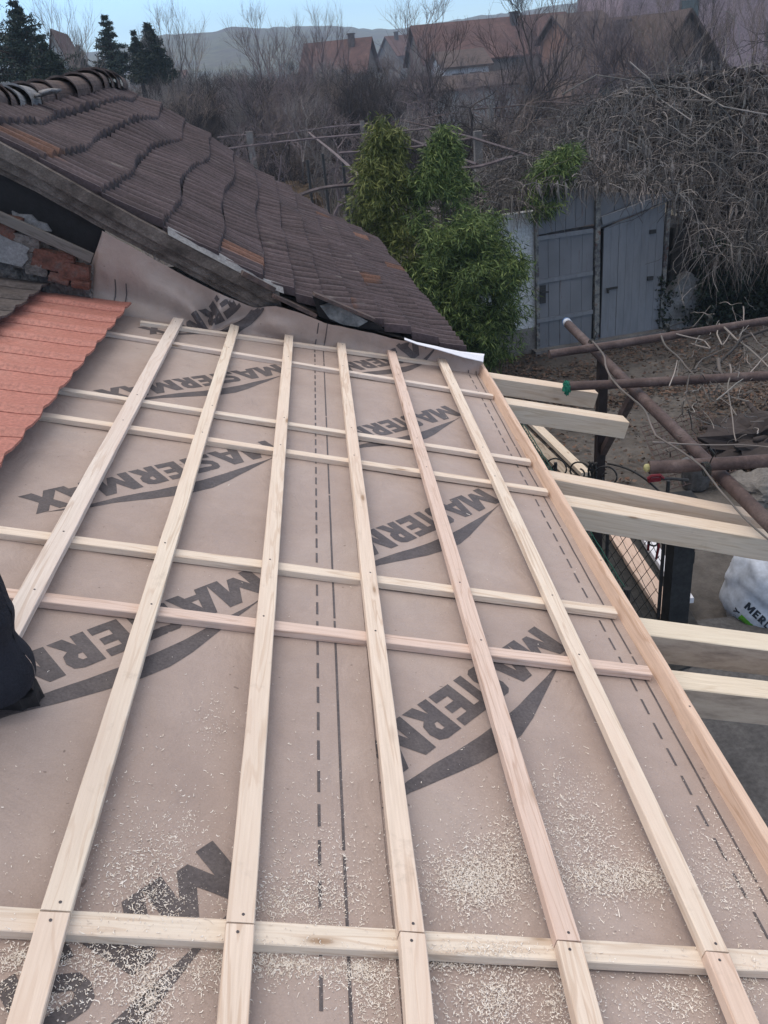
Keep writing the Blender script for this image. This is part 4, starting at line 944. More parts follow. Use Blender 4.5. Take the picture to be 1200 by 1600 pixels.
# red clamp hanging on the gate
mb = MB(); c = hit(1020, 835, gn, A)-gn*0.03
for k, (dx, l) in enumerate(((-0.02, 0.13), (0.045, 0.19))):
    mb.tube([c+gd*-dx, c+gd*(-dx*1.15)-Zv*l*0.5+gn*0.02, c+gd*(-dx*1.0)-Zv*l], [0.011, 0.012, 0.009], 8)
cl = mb.build('red_clamp', red_m, smooth=True); tag(cl, 'tool with two red handles hanging on the chain link gate', 'clamp')
mb = MB(); mb.tube([c+gd*(0.035*math.cos(a)-0.012)+Zv*(0.03*math.sin(a)-0.05) for a in np.linspace(0, 6.0, 14)], 0.007, 6); mb.tube([c-gd*0.05+Zv*0.01, c+gd*0.06+Zv*0.02], 0.012, 6); mb.build('jaw', dark_iron, cl)
c = hit(1022, 749, gn, A); mb = MB(); mb.box(c, 0.045, 0.016, 0.014); mb.tube([c+[-0.05, 0, 0.01], c+[-0.02, 0, 0.03], c+[0.04, 0, 0.03], c+[0.07, 0, 0]], 0.012, 6)
o = mb.build('red_tool', red_m); tag(o, 'small red plastic clamp gripping the top of the iron gate', 'clamp'); mb = MB(); mb.tube([c+[0.05, 0, 0], c+[0.16, 0.01, -0.02], c+[0.26, 0.0, -0.04]], 0.011, 6); mb.build('tool_bar', dark_iron, o)
# fence run along the house: green wire edge
FA = np.array([1.05, 4.3, 0]); 
fa = gz(822, 668, 1.5); fb = gz(944, 866, 1.5)
fence = empty('wire_fence', (fa+fb)/2*[1, 1, 0], 'chain link fence with green edge wire beside the new roof edge', 'fence'); mb = MB()
fd = fb-fa; FL = np.linalg.norm(fd); fd = fd/FL
for z in (1.5, 1.46): mb.tube([fa*[1, 1, 0]+fd*FL*t+Zv*(z+0.004*math.sin(t*60)) for t in np.linspace(-0.1, 1.2, 40)], 0.004, 5)
mb.build('edge_wire', green_wire, fence); mb = MB()
for k in range(-20, int(FL*1.3/0.062)):
    for sg in (1, -1):
        pts = []
        for j in range(0, 24):
            s_ = (k+j*0.5)*0.062 if sg > 0 else FL*1.2-(k+j*0.5)*0.062
            z = 0.1+j*0.06
            if -0.1*FL <= s_ <= FL*1.2 and z < 1.5: pts.append(fa*[1, 1, 0]+fd*s_+Zv*z)
        if len(pts) > 1: mb.tube(pts, 0.0018, 3, cap=False)
mb.build('chain_link', wire_m, fence); mb = MB()
for t in (-0.1, 0.5, 1.2): p = fa*[1, 1, 0]+fd*FL*t; mb.tube([p, p+Zv*1.52], 0.02, 8)
mb.build('fence_post', dark_iron, fence)
# timber lying about
def lay(px0, px1, z, wd, th, mat, label):
    a, b_ = gz(px0[0], px0[1], z), gz(px1[0], px1[1], z)
    o = plank('timber', a-Zv*th, b_-Zv*th, wd, th, mat, up=Zv, seed=int(px0[0])); tag(o, label, 'timber', 'loose timber on the ground'); return o
lay((826, 652), (916, 738), 0.10, 0.11, 0.05, pine_tail, 'pale plank sloping away below the second roof beam')
lay((808, 662), (890, 742), 0.08, 0.12, 0.05, pine_grey, 'darker old plank beside the pale one below the second roof beam')
lay((950, 810), (1062, 980), 0.16, 0.16, 0.05, pine_pink, 'reddish plank seen through the chain link gate')
lay((985, 800), (1075, 935), 0.16, 0.10, 0.05, white_m, 'white painted board seen through the chain link gate')
mb = MB(); c = gz(950, 930, 0.35); mb.prism([gz(*p, 0.0) for p in ((800, 700), (1000, 842), (1120, 1040), (950, 1100), (780, 900))], Zv*0.09)
o = mb.build('dark_rubber_mat', mat_noise('dark_slab', [(0.028, 0.028, 0.029), (0.05, 0.05, 0.05)], 5, 0.9, 0.4, 0.01, 30)); tag(o, 'dark slab of paving behind the gate', 'slab')
# welded mesh sheet lying on the yard
mb = MB(); q = [gz(*p, 0.10) for p in ((1000, 668), (1105, 640), (1150, 735), (1045, 765))]
for t in np.linspace(0, 1, 13):
    mb.tube([q[0]+(q[1]-q[0])*t+Zv*0.02, (q[0]+(q[1]-q[0])*t+q[3]+(q[2]-q[3])*t)/2+Zv*0.01*math.sin(t*20), q[3]+(q[2]-q[3])*t], 0.006, 4)
    mb.tube([q[0]+(q[3]-q[0])*t, q[1]+(q[2]-q[1])*t], 0.006, 4)
o = mb.build('rusty_mesh_sheet', rust_pipe); tag(o, 'rusty welded wire mesh lying on the yard under the pipes', 'wire mesh')
# bucket, stones, stump with cut wood
c = gz(1086, 760, 0.0); mb = MB(); mb.tube([c, c+Zv*0.02, c+Zv*0.28, c+Zv*0.29], [0.13, 0.14, 0.17, 0.15], 20); o = mb.build('metal_bucket', mat_noise('zinc', [(0.06, 0.06, 0.062), (0.15, 0.15, 0.155)], 8, 0.5, 0.3, 0.01, 30, metal=0.3), smooth=False); tag(o, 'dull grey metal bucket standing by the wire mesh', 'bucket')
def rock(name, c, r, seed, mat, label, sq=(1, 1, .6), cat='stone', group=None):
    bm = bmesh.new(); bmesh.ops.create_icosphere(bm, subdivisions=4, radius=1)
    mb = MB(); mb.add([np.array(c)+np.array(v.co)*np.array(sq)*r*(1+0.35*noise.noise(v.co*1.3+Vector((seed, 0, 0)))+0.12*noise.fractal(v.co*4, 1.0, 2.0, 3)) for v in bm.verts], [[v.index for v in f.verts] for f in bm.faces]); bm.free()
    o = mb.build(name, mat); return tag(o, label, cat, group)
rock('stone', gz(1190, 765, 0.05), 0.30, 3, concrete, 'large pale stone under the pipes at the right edge')
rock('stone', gz(1158, 745, 0.03), 0.10, 6, concrete, 'small grey stone left of the large pale one')
stump = empty('tree_stump', gz(1160, 730, 0), 'gnarled dark stump with cut stems heaped right of the pipes', 'stump')
mb = MB(); s0 = gz(1150, 715, 0)
for k in range(26):
    a = random.uniform(0, 6.28); r0 = random.uniform(0.02, 0.5); p = s0+np.array([0.35+0.9*random.random()-0.1, random.uniform(-0.5, 0.5), 0])
    P = [p]; d = np.array([math.cos(a)*0.5, math.sin(a)*0.5, random.uniform(0.1, 0.6)])
    for j in range(5): d = d+rng.normal(0, 0.25, 3); d[2] = abs(d[2])*0.7; P.append(P[-1]+d/np.linalg.norm(d)*0.14)
    mb.tube(P, np.linspace(0.075, 0.03, 6)*random.uniform(0.6, 1.3), 7)
mb.build('roots', bark_d, stump, smooth=True)
mb = MB(); bm = bmesh.new(); bmesh.ops.create_icosphere(bm, subdivisions=4, radius=1)
mb.add([s0+np.array([0.45, 0, 0.12])+np.array(v.co)*[0.75, 0.5, 0.30]*(1+0.5*noise.fractal(v.co*2.2, 1.0, 2.0, 4)) for v in bm.verts], [[v.index for v in f.verts] for f in bm.faces]); bm.free()
mb.build('stump_body', bark_d, stump)

# ------------------------------------------------------------------ white bag printed LEROY MERLIN
BC = gz(1240, 985, 0.0)+np.array([0.06, 0.28, 0.26]); BR = np.array([0.50, 0.38, 0.46])
def bag_r(d):
    d = Vector(d); q_ = (abs(math.hypot(d.x, d.y))**3+abs(d.z)**3)**(-1/3) if d.z < 0 else 1
    return q_+0.022*math.sin(d.x*9+d.z*14+3*noise.noise(d*2.5))+0.07*noise.noise(d*2.2)+0.03*noise.noise(Vector((d.x*8, d.y*8, d.z*2.5)))-0.10*max(0, d.z-0.55)*2
def bag_hit(px, py, off=0.004):
    k = 1.0
    for _ in range(5):
        r = ray(px, py)/(BR*k); o = (CAM-BC)/(BR*k); a = r @ r; b_ = 2*(r @ o); c_ = o @ o-1.0; D = b_*b_-4*a*c_
        if D < 0: return None
        p = o+r*((-b_-math.sqrt(D))/(2*a)); p = p/np.linalg.norm(p); k = bag_r(p)+off/0.4
    return BC+p*BR*k
mb = MB(); rows = []
for i in range(41):
    ph = math.pi*i/40; rows.append([BC+BR*np.array([math.sin(ph)*math.cos(t), math.sin(ph)*math.sin(t), math.cos(ph)])*bag_r((math.sin(ph)*math.cos(t), math.sin(ph)*math.sin(t), math.cos(ph))) for t in np.linspace(0, 2*math.pi, 61)])
mb.grid(np.array(rows)); bag = mb.build('building_bag', bag_m, smooth=True); tag(bag, 'full white woven bag printed LEROY MERLIN in dark letters over a green triangle', 'bag')
def word(txt, p0, p1, hgt):
    p0, p1 = np.array(p0, float), np.array(p1, float); d = (p1-p0); L = np.linalg.norm(d); d /= L; n = np.array([d[1], -d[0]])
    ws = [max(p[0] for p in LET[c][0]) for c in txt]; tot = sum(ws)+0.22*(len(txt)-1); x = 0; polys = []
    for c, w_ in zip(txt, ws):
        o, h = LET[c]; f = lambda p: ((x+p[0])/tot*L, p[1]*hgt); polys.append(([f(p) for p in o], [f(p) for p in h] if h else None)); x += w_+0.22
    def fn(a, b_):
        q = p0+d*a+n*b_; return bag_hit(q[0], q[1])
    flat_to_surface(polys, fn, 2, 'printed_word', bag_ink, bag, 3.0)
word('LEROY', (1130, 996), (1158, 954), 10); word('MERLIN', (1162, 949), (1210, 995), 12)
tri = [(1140, 985), (1146, 972), (1159, 960), (1172, 970), (1186, 989)]
flat_to_surface([(tri, None)], lambda a, b_: bag_hit(a, b_, 0.003), 4, 'green_triangle', bag_green, bag, 4.0)

# ------------------------------------------------------------------ person at the left edge
def skin_mesh(name, J, E, mat, parent, sub=2, root=0):
    org = np.array([float(x_) for x_ in parent['_o']]); me = bpy.data.meshes.new(name); me.from_pydata([tuple(np.array(j[0])-org) for j in J], E, [])
    o = bpy.data.objects.new(name, me); COL.objects.link(o); o.parent = parent
    o.modifiers.new('skin', 'SKIN'); me.skin_vertices[0].data[root].use_root = True
    for i, j in enumerate(J):
        r = j[1]; me.skin_vertices[0].data[i].radius = (r, r) if np.ndim(r) == 0 else r
    s_ = o.modifiers.new('sub', 'SUBSURF'); s_.levels = sub; s_.render_levels = sub
    me.materials.append(mat); return o
def person():
    # roof height under a point
    def rz(x, y): return float(CAMZ-(DM/math.cos(SL))-math.tan(SL)*x)
    foot = hit(38, 1105, NN, CAM-DM*NN); fx_, fy_ = foot[0]-0.06, foot[1]+0.02
    p = empty('person', (fx_-0.3, fy_, rz(fx_-0.3, fy_)), 'person in dark navy work trousers and boots standing at the left edge', 'person')
    xA = fx_; zA = rz(xA, fy_); xB = fx_-0.55; yB = fy_-0.05; zB = rz(xB, yB)
    hip = np.array([(xA+xB)/2-0.02, fy_-0.02, zA+0.99])
    legR = [np.array([xA, fy_, zA+0.10]), np.array([xA-0.005, fy_, zA+0.30]), np.array([xA-0.05, fy_-0.02, zA+0.53]), np.array([xA-0.13, fy_-0.01, zA+0.78])]
    legL = [np.array([xB, yB, zB+0.10]), np.array([xB+0.01, yB, zB+0.30]), np.array([xB+0.05, yB-0.03, zB+0.52]), np.array([xB+0.12, yB-0.0, zB+0.70])]
    J = [(hip, 0.15)]; E = []
    for leg in (legR, legL):
        pr = 0
        for q, r in zip(leg[::-1], (0.14, 0.132, 0.118, 0.094)): J.append((q, r)); E.append((pr, len(J)-1)); pr = len(J)-1
    tr = skin_mesh('trousers', J, E, trouser_m, p)
    # cuff folds
    for leg in (legR, legL):
        mb = MB(); c = leg[0]
        rows = []
        for k, t in enumerate(np.linspace(0, 1, 16)):
            z = c[2]-0.045+0.24*t; cc = c+(leg[1]-c)*max(0, (z-c[2]))/0.2; r = 0.098+0.010*math.sin(t*9+0.5)-0.006*t
            rows.append([(cc[0]+r*math.cos(a)*(1+0.04*noise.noise(Vector((a*1.5, t*5, 1)))), cc[1]+r*1.05*math.sin(a)*(1+0.05*noise.noise(Vector((a, t*6, 7)))), z+0.012*math.sin(a*2+t*3)) for a in np.linspace(0, 2*math.pi, 25)])
        mb.grid(np.array(rows)); mb.build('trouser_cuff', trouser_m, p, smooth=True)
    # torso, arms, head (one continuous body)
    T = lambda x, y, z: np.array([hip[0]+x, hip[1]+y, hip[2]+z])
    J = [(T(0, 0, 0.02), (0.16, 0.12)), (T(-0.01, 0, 0.22), (0.155, 0.12)), (T(-0.03, 0.0, 0.42), (0.18, 0.13)), (T(-0.03, 0, 0.53), 0.075), (T(-0.04, 0, 0.59), 0.055)]
    E = [(0, 1), (1, 2), (2, 3), (3, 4)]
    hands = []
    for s_ in (1, -1):
        arm = [(T(-0.03, s_*0.19, 0.47), 0.062), (T(-0.05, s_*0.23, 0.22), 0.05), (T(-0.14, s_*0.22, -0.01), 0.038)]
        pr = 2
        for a in arm: J.append(a); E.append((pr, len(J)-1)); pr = len(J)-1
        hands.append(arm[-1][0])
    skin_mesh('jacket', J, E, trouser_m, p)
    J = []; E = []
    hc = T(-0.07, 0, 0.72)
    J += [(T(-0.04, 0, 0.56), 0.05), (T(-0.05, 0, 0.64), 0.055), (hc, (0.085, 0.095)), (hc+[0.0, 0, 0.06], (0.08, 0.088)), (hc+[-0.085, 0, -0.005], 0.016), (hc+[-0.05, 0, -0.07], 0.04)]
    E += [(0, 1), (1, 2), (2, 3), (2, 4), (1, 5)]
    skin_mesh('head', J, E, skin_m, p)
    mb = MB()
    for s_ in (1, -1): mb.tube([hc+[-0.078, s_*0.033, 0.02], hc+[-0.086, s_*0.033, 0.02]], [0.012, 0.006], 8)
    mb.tube([hc+[-0.075, -0.025, -0.05], hc+[-0.08, 0, -0.052], hc+[-0.075, 0.025, -0.05]], 0.006, 6); mb.build('eyes_and_mouth', boot_m, p)
    mb = MB(); 
    for s_ in (1, -1): mb.tube([hc+[0.0, s_*0.088, -0.02], hc+[0.005, s_*0.098, 0.005], hc+[0.0, s_*0.09, 0.03]], [0.008, 0.014, 0.01], 8)
    mb.build('ears', skin_m, p)
    mb = MB(); rows = []
    for ph in np.linspace(0, 1.75, 10): rows.append([hc+np.array([0.012+0.098*math.sin(ph)*math.cos(a)*(0.86 if math.cos(a) < -0.4 and ph > 1.2 else 1), 0.098*math.sin(ph)*math.sin(a), 0.035+0.105*math.cos(ph)]) for a in np.linspace(0, 2*math.pi, 24)])
    mb.grid(np.array(rows)); mb.build('hair', hair_m, p, smooth=True)
    for h, s_ in zip(hands, (1, -1)):
        J = [(h, 0.028), (h+[-0.03, 0, -0.05], (0.036, 0.018))]; E = [(0, 1)]
        for k in range(4):
            b0 = h+np.array([-0.045+0.0*k, s_*0.0, -0.085])+np.array([0.022*(k-1.5), 0, 0.004*k]); l = (0.075, 0.082, 0.076, 0.06)[k]
            J += [(b0, 0.0095), (b0+[-0.008, -s_*0.006, -l*0.5], 0.009), (b0+[-0.002, -s_*0.022, -l*0.85], 0.008)]; n_ = len(J); E += [(1, n_-3), (n_-3, n_-2), (n_-2, n_-1)]
        J += [(h+[-0.06, -s_*0.012, -0.05], 0.0115), (h+[-0.075, -s_*0.02, -0.09], 0.0095)]; n_ = len(J); E += [(0, n_-2), (n_-2, n_-1)]
        skin_mesh('hand', J, E, skin_m, p, 1)
    # boots: heel to the right, toe pointing left
    for (x, y, z, yaw) in ((xA, fy_, zA, 0.25), (xB, yB, zB, -0.1)):
        mb = MB(); rows = []; ca, sa = math.cos(math.pi+yaw), math.sin(math.pi+yaw)
        prof = [(-0.085, 0.036, 0.10), (-0.078, 0.044, 0.145), (-0.04, 0.05, 0.17), (0.02, 0.05, 0.165), (0.07, 0.046, 0.105), (0.12, 0.05, 0.082), (0.17, 0.05, 0.075), (0.205, 0.04, 0.055), (0.222, 0.02, 0.035)]
        for (l, w_, h_) in prof:
            r = []
            for a in np.linspace(-math.pi/2, 1.5*math.pi, 21):
                cy = w_*math.cos(a); cz = 0.03+max(0, (0.5+0.5*math.sin(a)))**0.8*(h_-0.03); px_, py_ = l, cy
                xx = x+ca*px_-sa*py_; yy = y+sa*px_+ca*py_; r.append((xx, yy, rz(xx, yy)+cz))
            rows.append(r)
        mb.grid(np.array(rows)); mb.grid(np.array([rows[0], [np.mean(rows[0], 0)]*21])); mb.grid(np.array([rows[-1], [np.mean(rows[-1], 0)]*21]))
        bt_ = mb.build('boot', boot_m, p, smooth=True)
        mb = MB(); out = [(-0.098, 0), (-0.088, 0.035), (-0.05, 0.05), (0.03, 0.042), (0.10, 0.055), (0.17, 0.055), (0.215, 0.035), (0.235, 0), (0.215, -0.035), (0.17, -0.055), (0.10, -0.055), (0.03, -0.042), (-0.05, -0.05), (-0.088, -0.035)]
        pts_ = []; 
        for i in range(len(out)):
            a_, b_ = np.array(out[i]), np.array(out[(i+1) % len(out)])
            for t in (0, 0.34, 0.67): pts_.append(a_+(b_-a_)*t)
        lo, hi = [], []
        for i, (l, cy) in enumerate(pts_):
            k = 1.03 if i % 3 == 0 else 0.97; xx = x+ca*l*k-sa*cy*k; yy = y+sa*l*k+ca*cy*k
            lo.append((xx, yy, rz(xx, yy)+0.003)); xx2 = x+ca*l-sa*cy; yy2 = y+sa*l+ca*cy; hi.append((xx2, yy2, rz(xx2, yy2)+0.036))
        n_ = len(lo); mb.add(lo+hi, [tuple(range(n_-1, -1, -1)), tuple(range(n_, 2*n_))]+[(i, (i+1) % n_, (i+1) % n_+n_, i+n_) for i in range(n_)])
        mb.build('boot_sole', boot_m, p)
person()

# ------------------------------------------------------------------ bamboo
def bamboo(name, label, lobes, mats, n, leaf, culms, base_y):
    """lobes: (px, py, y distance, radius px x, radius px z, share); leaves hang from short arching twigs"""
    c0 = gz(lobes[0][0], 500, 0.0); 
    g = empty(name, (gy(lobes[0][0], lobes[0][1], base_y)[0], base_y, 0), label, 'bamboo', 'bamboo clumps beside the shed')
    tot = sum(l[5] for l in lobes); V = []
    for (px, py, y, rx, rz, sh_) in lobes:
        k = int(n*sh_/tot/7); c = gy(px, py, y); s_ = y/F; 
        d = rng.normal(0, 1, (k, 3)); d /= np.linalg.norm(d, axis=1)[:, None]; rr = rng.uniform(0.15, 1.0, k)**0.5*(1+0.32*np.array([noise.noise(Vector(q_*1.7)+Vector((px, py, 0))) for q_ in d]))*np.where(rng.random(k) < 0.10, rng.uniform(1.0, 1.3, k), 1)
        P = c+d*rr[:, None]*np.array([rx*s_, rx*s_*0.8, rz*s_])
        nz = np.array([noise.noise(Vector(p*2.2)) for p in P]); P = P[nz > -0.14]; P[:, 2] = np.maximum(P[:, 2], 0.1); k = len(P)
        # each twig: 7 leaves fanned and drooping
        tw = rng.normal(0, 1, (k, 3)); tw[:, 2] = np.abs(tw[:, 2])*0.3-0.35; tw /= np.linalg.norm(tw, axis=1)[:, None]
        for j in range(7):
            p = P+tw*(j*0.022)+rng.normal(0, 0.012, (k, 3)); dd = tw*0.5+rng.normal(0, 0.55, (k, 3)); dd[:, 2] -= 0.45; dd /= np.linalg.norm(dd, axis=1)[:, None]
            e = np.cross(dd, rng.normal(0, 1, (k, 3))); e /= np.linalg.norm(e, axis=1)[:, None]; L = (leaf*rng.uniform(0.6, 1.3, k))[:, None]
            V.append(np.stack([p, p+dd*L*0.4+e*L*0.062, p+dd*L, p+dd*L*0.4-e*L*0.062], 1).reshape(-1, 3))
    soup('leaves', mats, np.vstack(V), 4, g)
    mb = MB()
    for _ in range(culms):
        l = lobes[random.randrange(len(lobes))]; tp = gy(l[0]+random.uniform(-.6, .6)*l[3], l[1]-random.uniform(.2, .95)*l[4], l[2]+random.uniform(-.3, .3)); b_ = np.array([tp[0]*0.6+g.location[0]*0.4+random.uniform(-.15, .15), base_y+random.uniform(-.3, .3), 0])
        ts = np.linspace(0, 1, 9); mb.tube([b_+(tp-b_)*[t**1.6, t**1.6, t] for t in ts], np.linspace(0.013, 0.003, 9), 5, cap=False)
    mb.build('culms', mat_bambooculm, g)
mat_bambooculm = mat_noise('bamboo_culm', [(0.05, 0.07, 0.02), (0.10, 0.12, 0.04)], 5, 0.6, 0.1, 0.002)
bamboo('bamboo', 'tall yellowish bamboo clump, leftmost, rising behind the old tile roof', [(596, 208, 12.6, 12, 26, .25), (618, 226, 12.6, 12, 24, .2), (600, 245, 12.6, 30, 38, 1.0), (575, 270, 12.7, 18, 30, .35), (602, 300, 12.6, 46, 50, 1.6), (590, 350, 12.6, 42, 50, 1.2), (615, 400, 12.4, 50, 55, 1.3), (640, 460, 12.4, 50, 60, 1)], bamboo_y, 30000, 0.115, 20, 12.6)
bamboo('bamboo', 'slim pale green bamboo clump in the middle, with a pointed top', [(690, 216, 12.4, 8, 20, .25), (705, 238, 12.4, 10, 22, .25), (686, 250, 12.4, 18, 28, .8), (725, 285, 12.3, 12, 26, .3), (684, 290, 12.4, 36, 50, 1.8), (690, 340, 12.2, 50, 50, 1.6), (740, 300, 12.3, 22, 30, .4)], bamboo_g, 24000, 0.11, 14, 12.4)
bamboo('bamboo', 'bushy rounded bamboo clump in front of the white wall', [(735, 385, 11.7, 66, 50, 2.2), (760, 420, 11.5, 66, 56, 2.6), (700, 440, 11.8, 60, 56, 2), (745, 490, 11.8, 72, 60, 2.4), (690, 500, 12.0, 50, 50, 1), (760, 530, 12.0, 60, 40, 1.2)], bamboo_g, 66000, 0.11, 26, 12.0)
bamboo('bamboo', 'small isolated bamboo spray growing through the vines above the left grey door', [(868, 260, 12.9, 32, 30, 1), (850, 300, 12.8, 26, 34, .9), (885, 240, 12.9, 22, 16, .4)], bamboo_g, 9000, 0.11, 6, 14.2)

# ------------------------------------------------------------------ tangle of dead vines over the shed
def vines():
    # hump outline in photo pixels: top edge per x
    tx = [690, 740, 790, 840, 890, 940, 1000, 1060, 1120, 1200, 1300]; ty = [300, 270, 240, 205, 175, 140, 112, 100, 88, 92, 100]
    bx = [690, 760, 830, 900, 960, 1050, 1100, 1200, 1300]; by = [345, 335, 292, 288, 295, 305, 420, 400, 400]
    V = []; F4 = []; mb = MB()
    n = 9000
    for i in range(n):
        px = random.uniform(695, 1290); t = np.interp(px, tx, ty); b_ = np.interp(px, bx, by); f = random.random()**0.85
        py = t+(b_-t)*f; y = 16.8-3.9*f+random.uniform(-.9, .45)
        p = gy(px, py, y); kind = random.random()
        if kind < 0.55:   # hanging strand
            L = random.uniform(0.12, 0.62)*(0.5+f*0.5)*(0.45 if 830 < px < 1050 and f > 0.75 else 1); m = 5; d = np.array([random.uniform(-.5, .5), random.uniform(-.2, .1), -1.0])
            P = [p]; 
            for j in range(m-1): d = d+rng.normal(0, 0.22, 3); d[2] = -abs(d[2])-0.2; P.append(P[-1]+d/np.linalg.norm(d)*L/(m-1))
            r = random.uniform(0.003, 0.008)
        elif kind < 0.9:  # arching runner
            L = random.uniform(0.3, 1.2)*(0.5 if 830 < px < 1050 and f > 0.7 else 1); m = 7; d = np.array([random.uniform(-1, 1), random.uniform(-.3, .1), random.uniform(-.3, .7)]); P = [p]
            for j in range(m-1): d = d/np.linalg.norm(d)+np.array([0, 0, -0.25])+rng.normal(0, 0.30, 3); P.append(P[-1]+d/np.linalg.norm(d)*L/(m-1))
            r = random.uniform(0.003, 0.0075)
        else:             # seed pods / curled dead leaves, pale and hanging
            L = random.uniform(0.12, 0.28); P = [p, p+[random.uniform(-.02, .02), 0, -L*0.4], p+[random.uniform(-.03, .03), 0, -L]]; r = np.array([0.006, 0.02, 0.004])
            mb.tube(P, r, 4, cap=False); continue
        mb.tube(P, np.linspace(1, 0.45, len(P))*r, 3, cap=False)
    # thick stems over the crest
    for pts, r in (([(900, 190), (960, 125), (1010, 118), (1060, 135), (1110, 150), (1150, 175), (1180, 215)], 0.010), ([(1180, 215), (1120, 165), (1060, 150), (1040, 160)], 0.014), ([(880, 150), (930, 118), (980, 112), (1030, 128)], 0.013),
                   ([(985, 100), (1005, 125), (1030, 150), (1080, 190)], 0.013), ([(1150, 330), (1090, 400), (1066, 440)], 0.016), ([(1200, 180), (1130, 160), (1080, 130), (1020, 140)], 0.012), ([(840, 240), (900, 240), (960, 200), (1010, 140)], 0.011)):
        Pp = [gy(a, b_, 13.9 if b_ > 150 else 14.8)+rng.normal(0, 0.05, 3) for a, b_ in pts]; 
        ts = np.linspace(0, len(Pp)-1, len(Pp)*4); P = [np.array([np.interp(t, range(len(Pp)), [q[k] for q in Pp]) for k in range(3)]) for t in ts]; mb.tube(P, np.linspace(r, r*0.5, len(P)), 5)
    o = mb.build('dead_vine_tangle', twig_m); tag(o, 'huge grey brown tangle of dead vines hanging over the shed and wall', 'vines', kind='stuff')
    # dry leaf mass deep inside
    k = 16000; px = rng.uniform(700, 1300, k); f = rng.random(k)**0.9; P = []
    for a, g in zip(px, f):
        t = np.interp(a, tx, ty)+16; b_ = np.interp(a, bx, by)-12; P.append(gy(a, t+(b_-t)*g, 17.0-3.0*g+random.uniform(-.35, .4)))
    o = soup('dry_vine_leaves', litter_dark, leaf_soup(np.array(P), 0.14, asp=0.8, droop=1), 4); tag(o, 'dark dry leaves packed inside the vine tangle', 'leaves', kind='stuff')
    # timber frame under it
    mb = MB(); 
    P = [gy(740, 330, 13.2), gy(1300, 120, 16.5)]
    mb.box(sh(1130, 360, 2.0)*[1, 1, 0]+Zv*0.6, 2.9, 1.3, 0.6, (SX, SY, Zv)); o = mb.build('outbuilding', mat_noise('black_timber', [(0.01, 0.009, 0.009), (0.03, 0.026, 0.026)], 3, 0.9, 0.5, 0.02, 20)); tag(o, 'dark outbuilding buried under the dead vines', 'outbuilding')
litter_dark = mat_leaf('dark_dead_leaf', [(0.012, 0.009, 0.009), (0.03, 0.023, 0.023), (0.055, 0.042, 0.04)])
vines()
# single runners hanging on the pipes in the yard
def px_curve(pts, z0, z1, r, mat=twig_m, mb=None):
    r = r*0.65 if r != 0.0075 else r
    n = len(pts); P = [gz(a, b_, z0+(z1-z0)*i/(n-1)) for i, (a, b_) in enumerate(pts)]
    ts = np.linspace(0, n-1, n*5); C = [np.array([np.interp(t, range(n), [q[k] for q in P]) for k in range(3)]) for t in ts]
    C = [c+np.array(noise.noise_vector(Vector(c*3)))*0.02 for c in C]; mb.tube(C, np.linspace(r, r*0.6, len(C)), 5)
mb = MB(); px_curve([(925, 533), (945, 560), (955, 590), (985, 620), (1010, 650), (1025, 680), (1060, 705), (1095, 730), (1120, 760), (1150, 800), (1215, 860)], ZP+0.03, ZP+0.05, 0.0075, mb=mb)
o = mb.build('vine_runner', twig_m, smooth=True); tag(o, 'long pale vine runner winding along the diagonal pipe', 'vine')
mb = MB()
for pts, r in (([(1032, 522), (1040, 540), (1060, 560), (1080, 580), (1095, 600), (1110, 625)], .012), ([(1200, 515), (1160, 528), (1130, 560), (1115, 580), (1125, 590)], .02), ([(1130, 508), (1150, 530), (1180, 555), (1210, 580)], .014),
               ([(1125, 505), (1120, 520), (1128, 540), (1140, 520)], .010), ([(1085, 578), (1100, 560), (1130, 545), (1160, 540)], .010), ([(1125, 560), (1124, 580), (1130, 592)], .022), ([(1120, 625), (1150, 600), (1165, 590), (1190, 560), (1210, 540)], .008),
               ([(1140, 570), (1138, 600), (1142, 640), (1150, 690)], .009), ([(1075, 590), (1075, 620), (1080, 640)], .010), ([(1160, 480), (1162, 510), (1150, 540)], .009), ([(1020, 690), (1070, 695), (1150, 695), (1210, 700)], .008), ([(1050, 520), (1100, 530), (1110, 545), (1080, 535)], .010)):
    px_curve(pts, ZP+0.02, ZP-0.05, r, mb=mb)
for i in range(170):
    a, b_ = rng.normal(1145, 55), rng.normal(585, 55); an = random.uniform(0, 6.28); L = random.uniform(10, 55); px_curve([(a, b_), (a+math.cos(an)*L*.5+random.uniform(-5, 5), b_+math.sin(an)*L*.5), (a+math.cos(an)*L, b_+math.sin(an)*L*0.8)], ZP+random.uniform(-.3, .1), ZP+random.uniform(-.6, .1), random.uniform(.003, .007), mb=mb)
o = mb.build('vine_twigs', twig_m, smooth=True); tag(o, 'knot of grey grape vine twigs caught on the yard pipes', 'vine')
for (a, b_, lab) in ((1042, 513, 'twisted wire tie on the upper rusty pipe, below the right grey door'), (1108, 500, 'twisted wire tie on the upper rusty pipe, nearer the right edge'),
                     (925, 538, 'twisted wire tie where the upper pipe crosses the diagonal pipe'), (1103, 733, 'twisted wire tie where the lower pipe crosses the diagonal pipe')):
    c = gz(a, b_, ZP); mb = MB(); turn = [c+np.array([0.03*t/18-0.015, 0.036*math.cos(t), 0.036*math.sin(t)]) for t in np.linspace(0, 18, 48)]
    mb.tube(turn+[c+[.02, -.01, .06], c+[.03, -.02, .09], c+[.01, 0, .12]], 0.004, 4)
    o = mb.build('wire_tie', wire_m); tag(o, lab, 'wire tie', 'wire ties on the yard pipes')

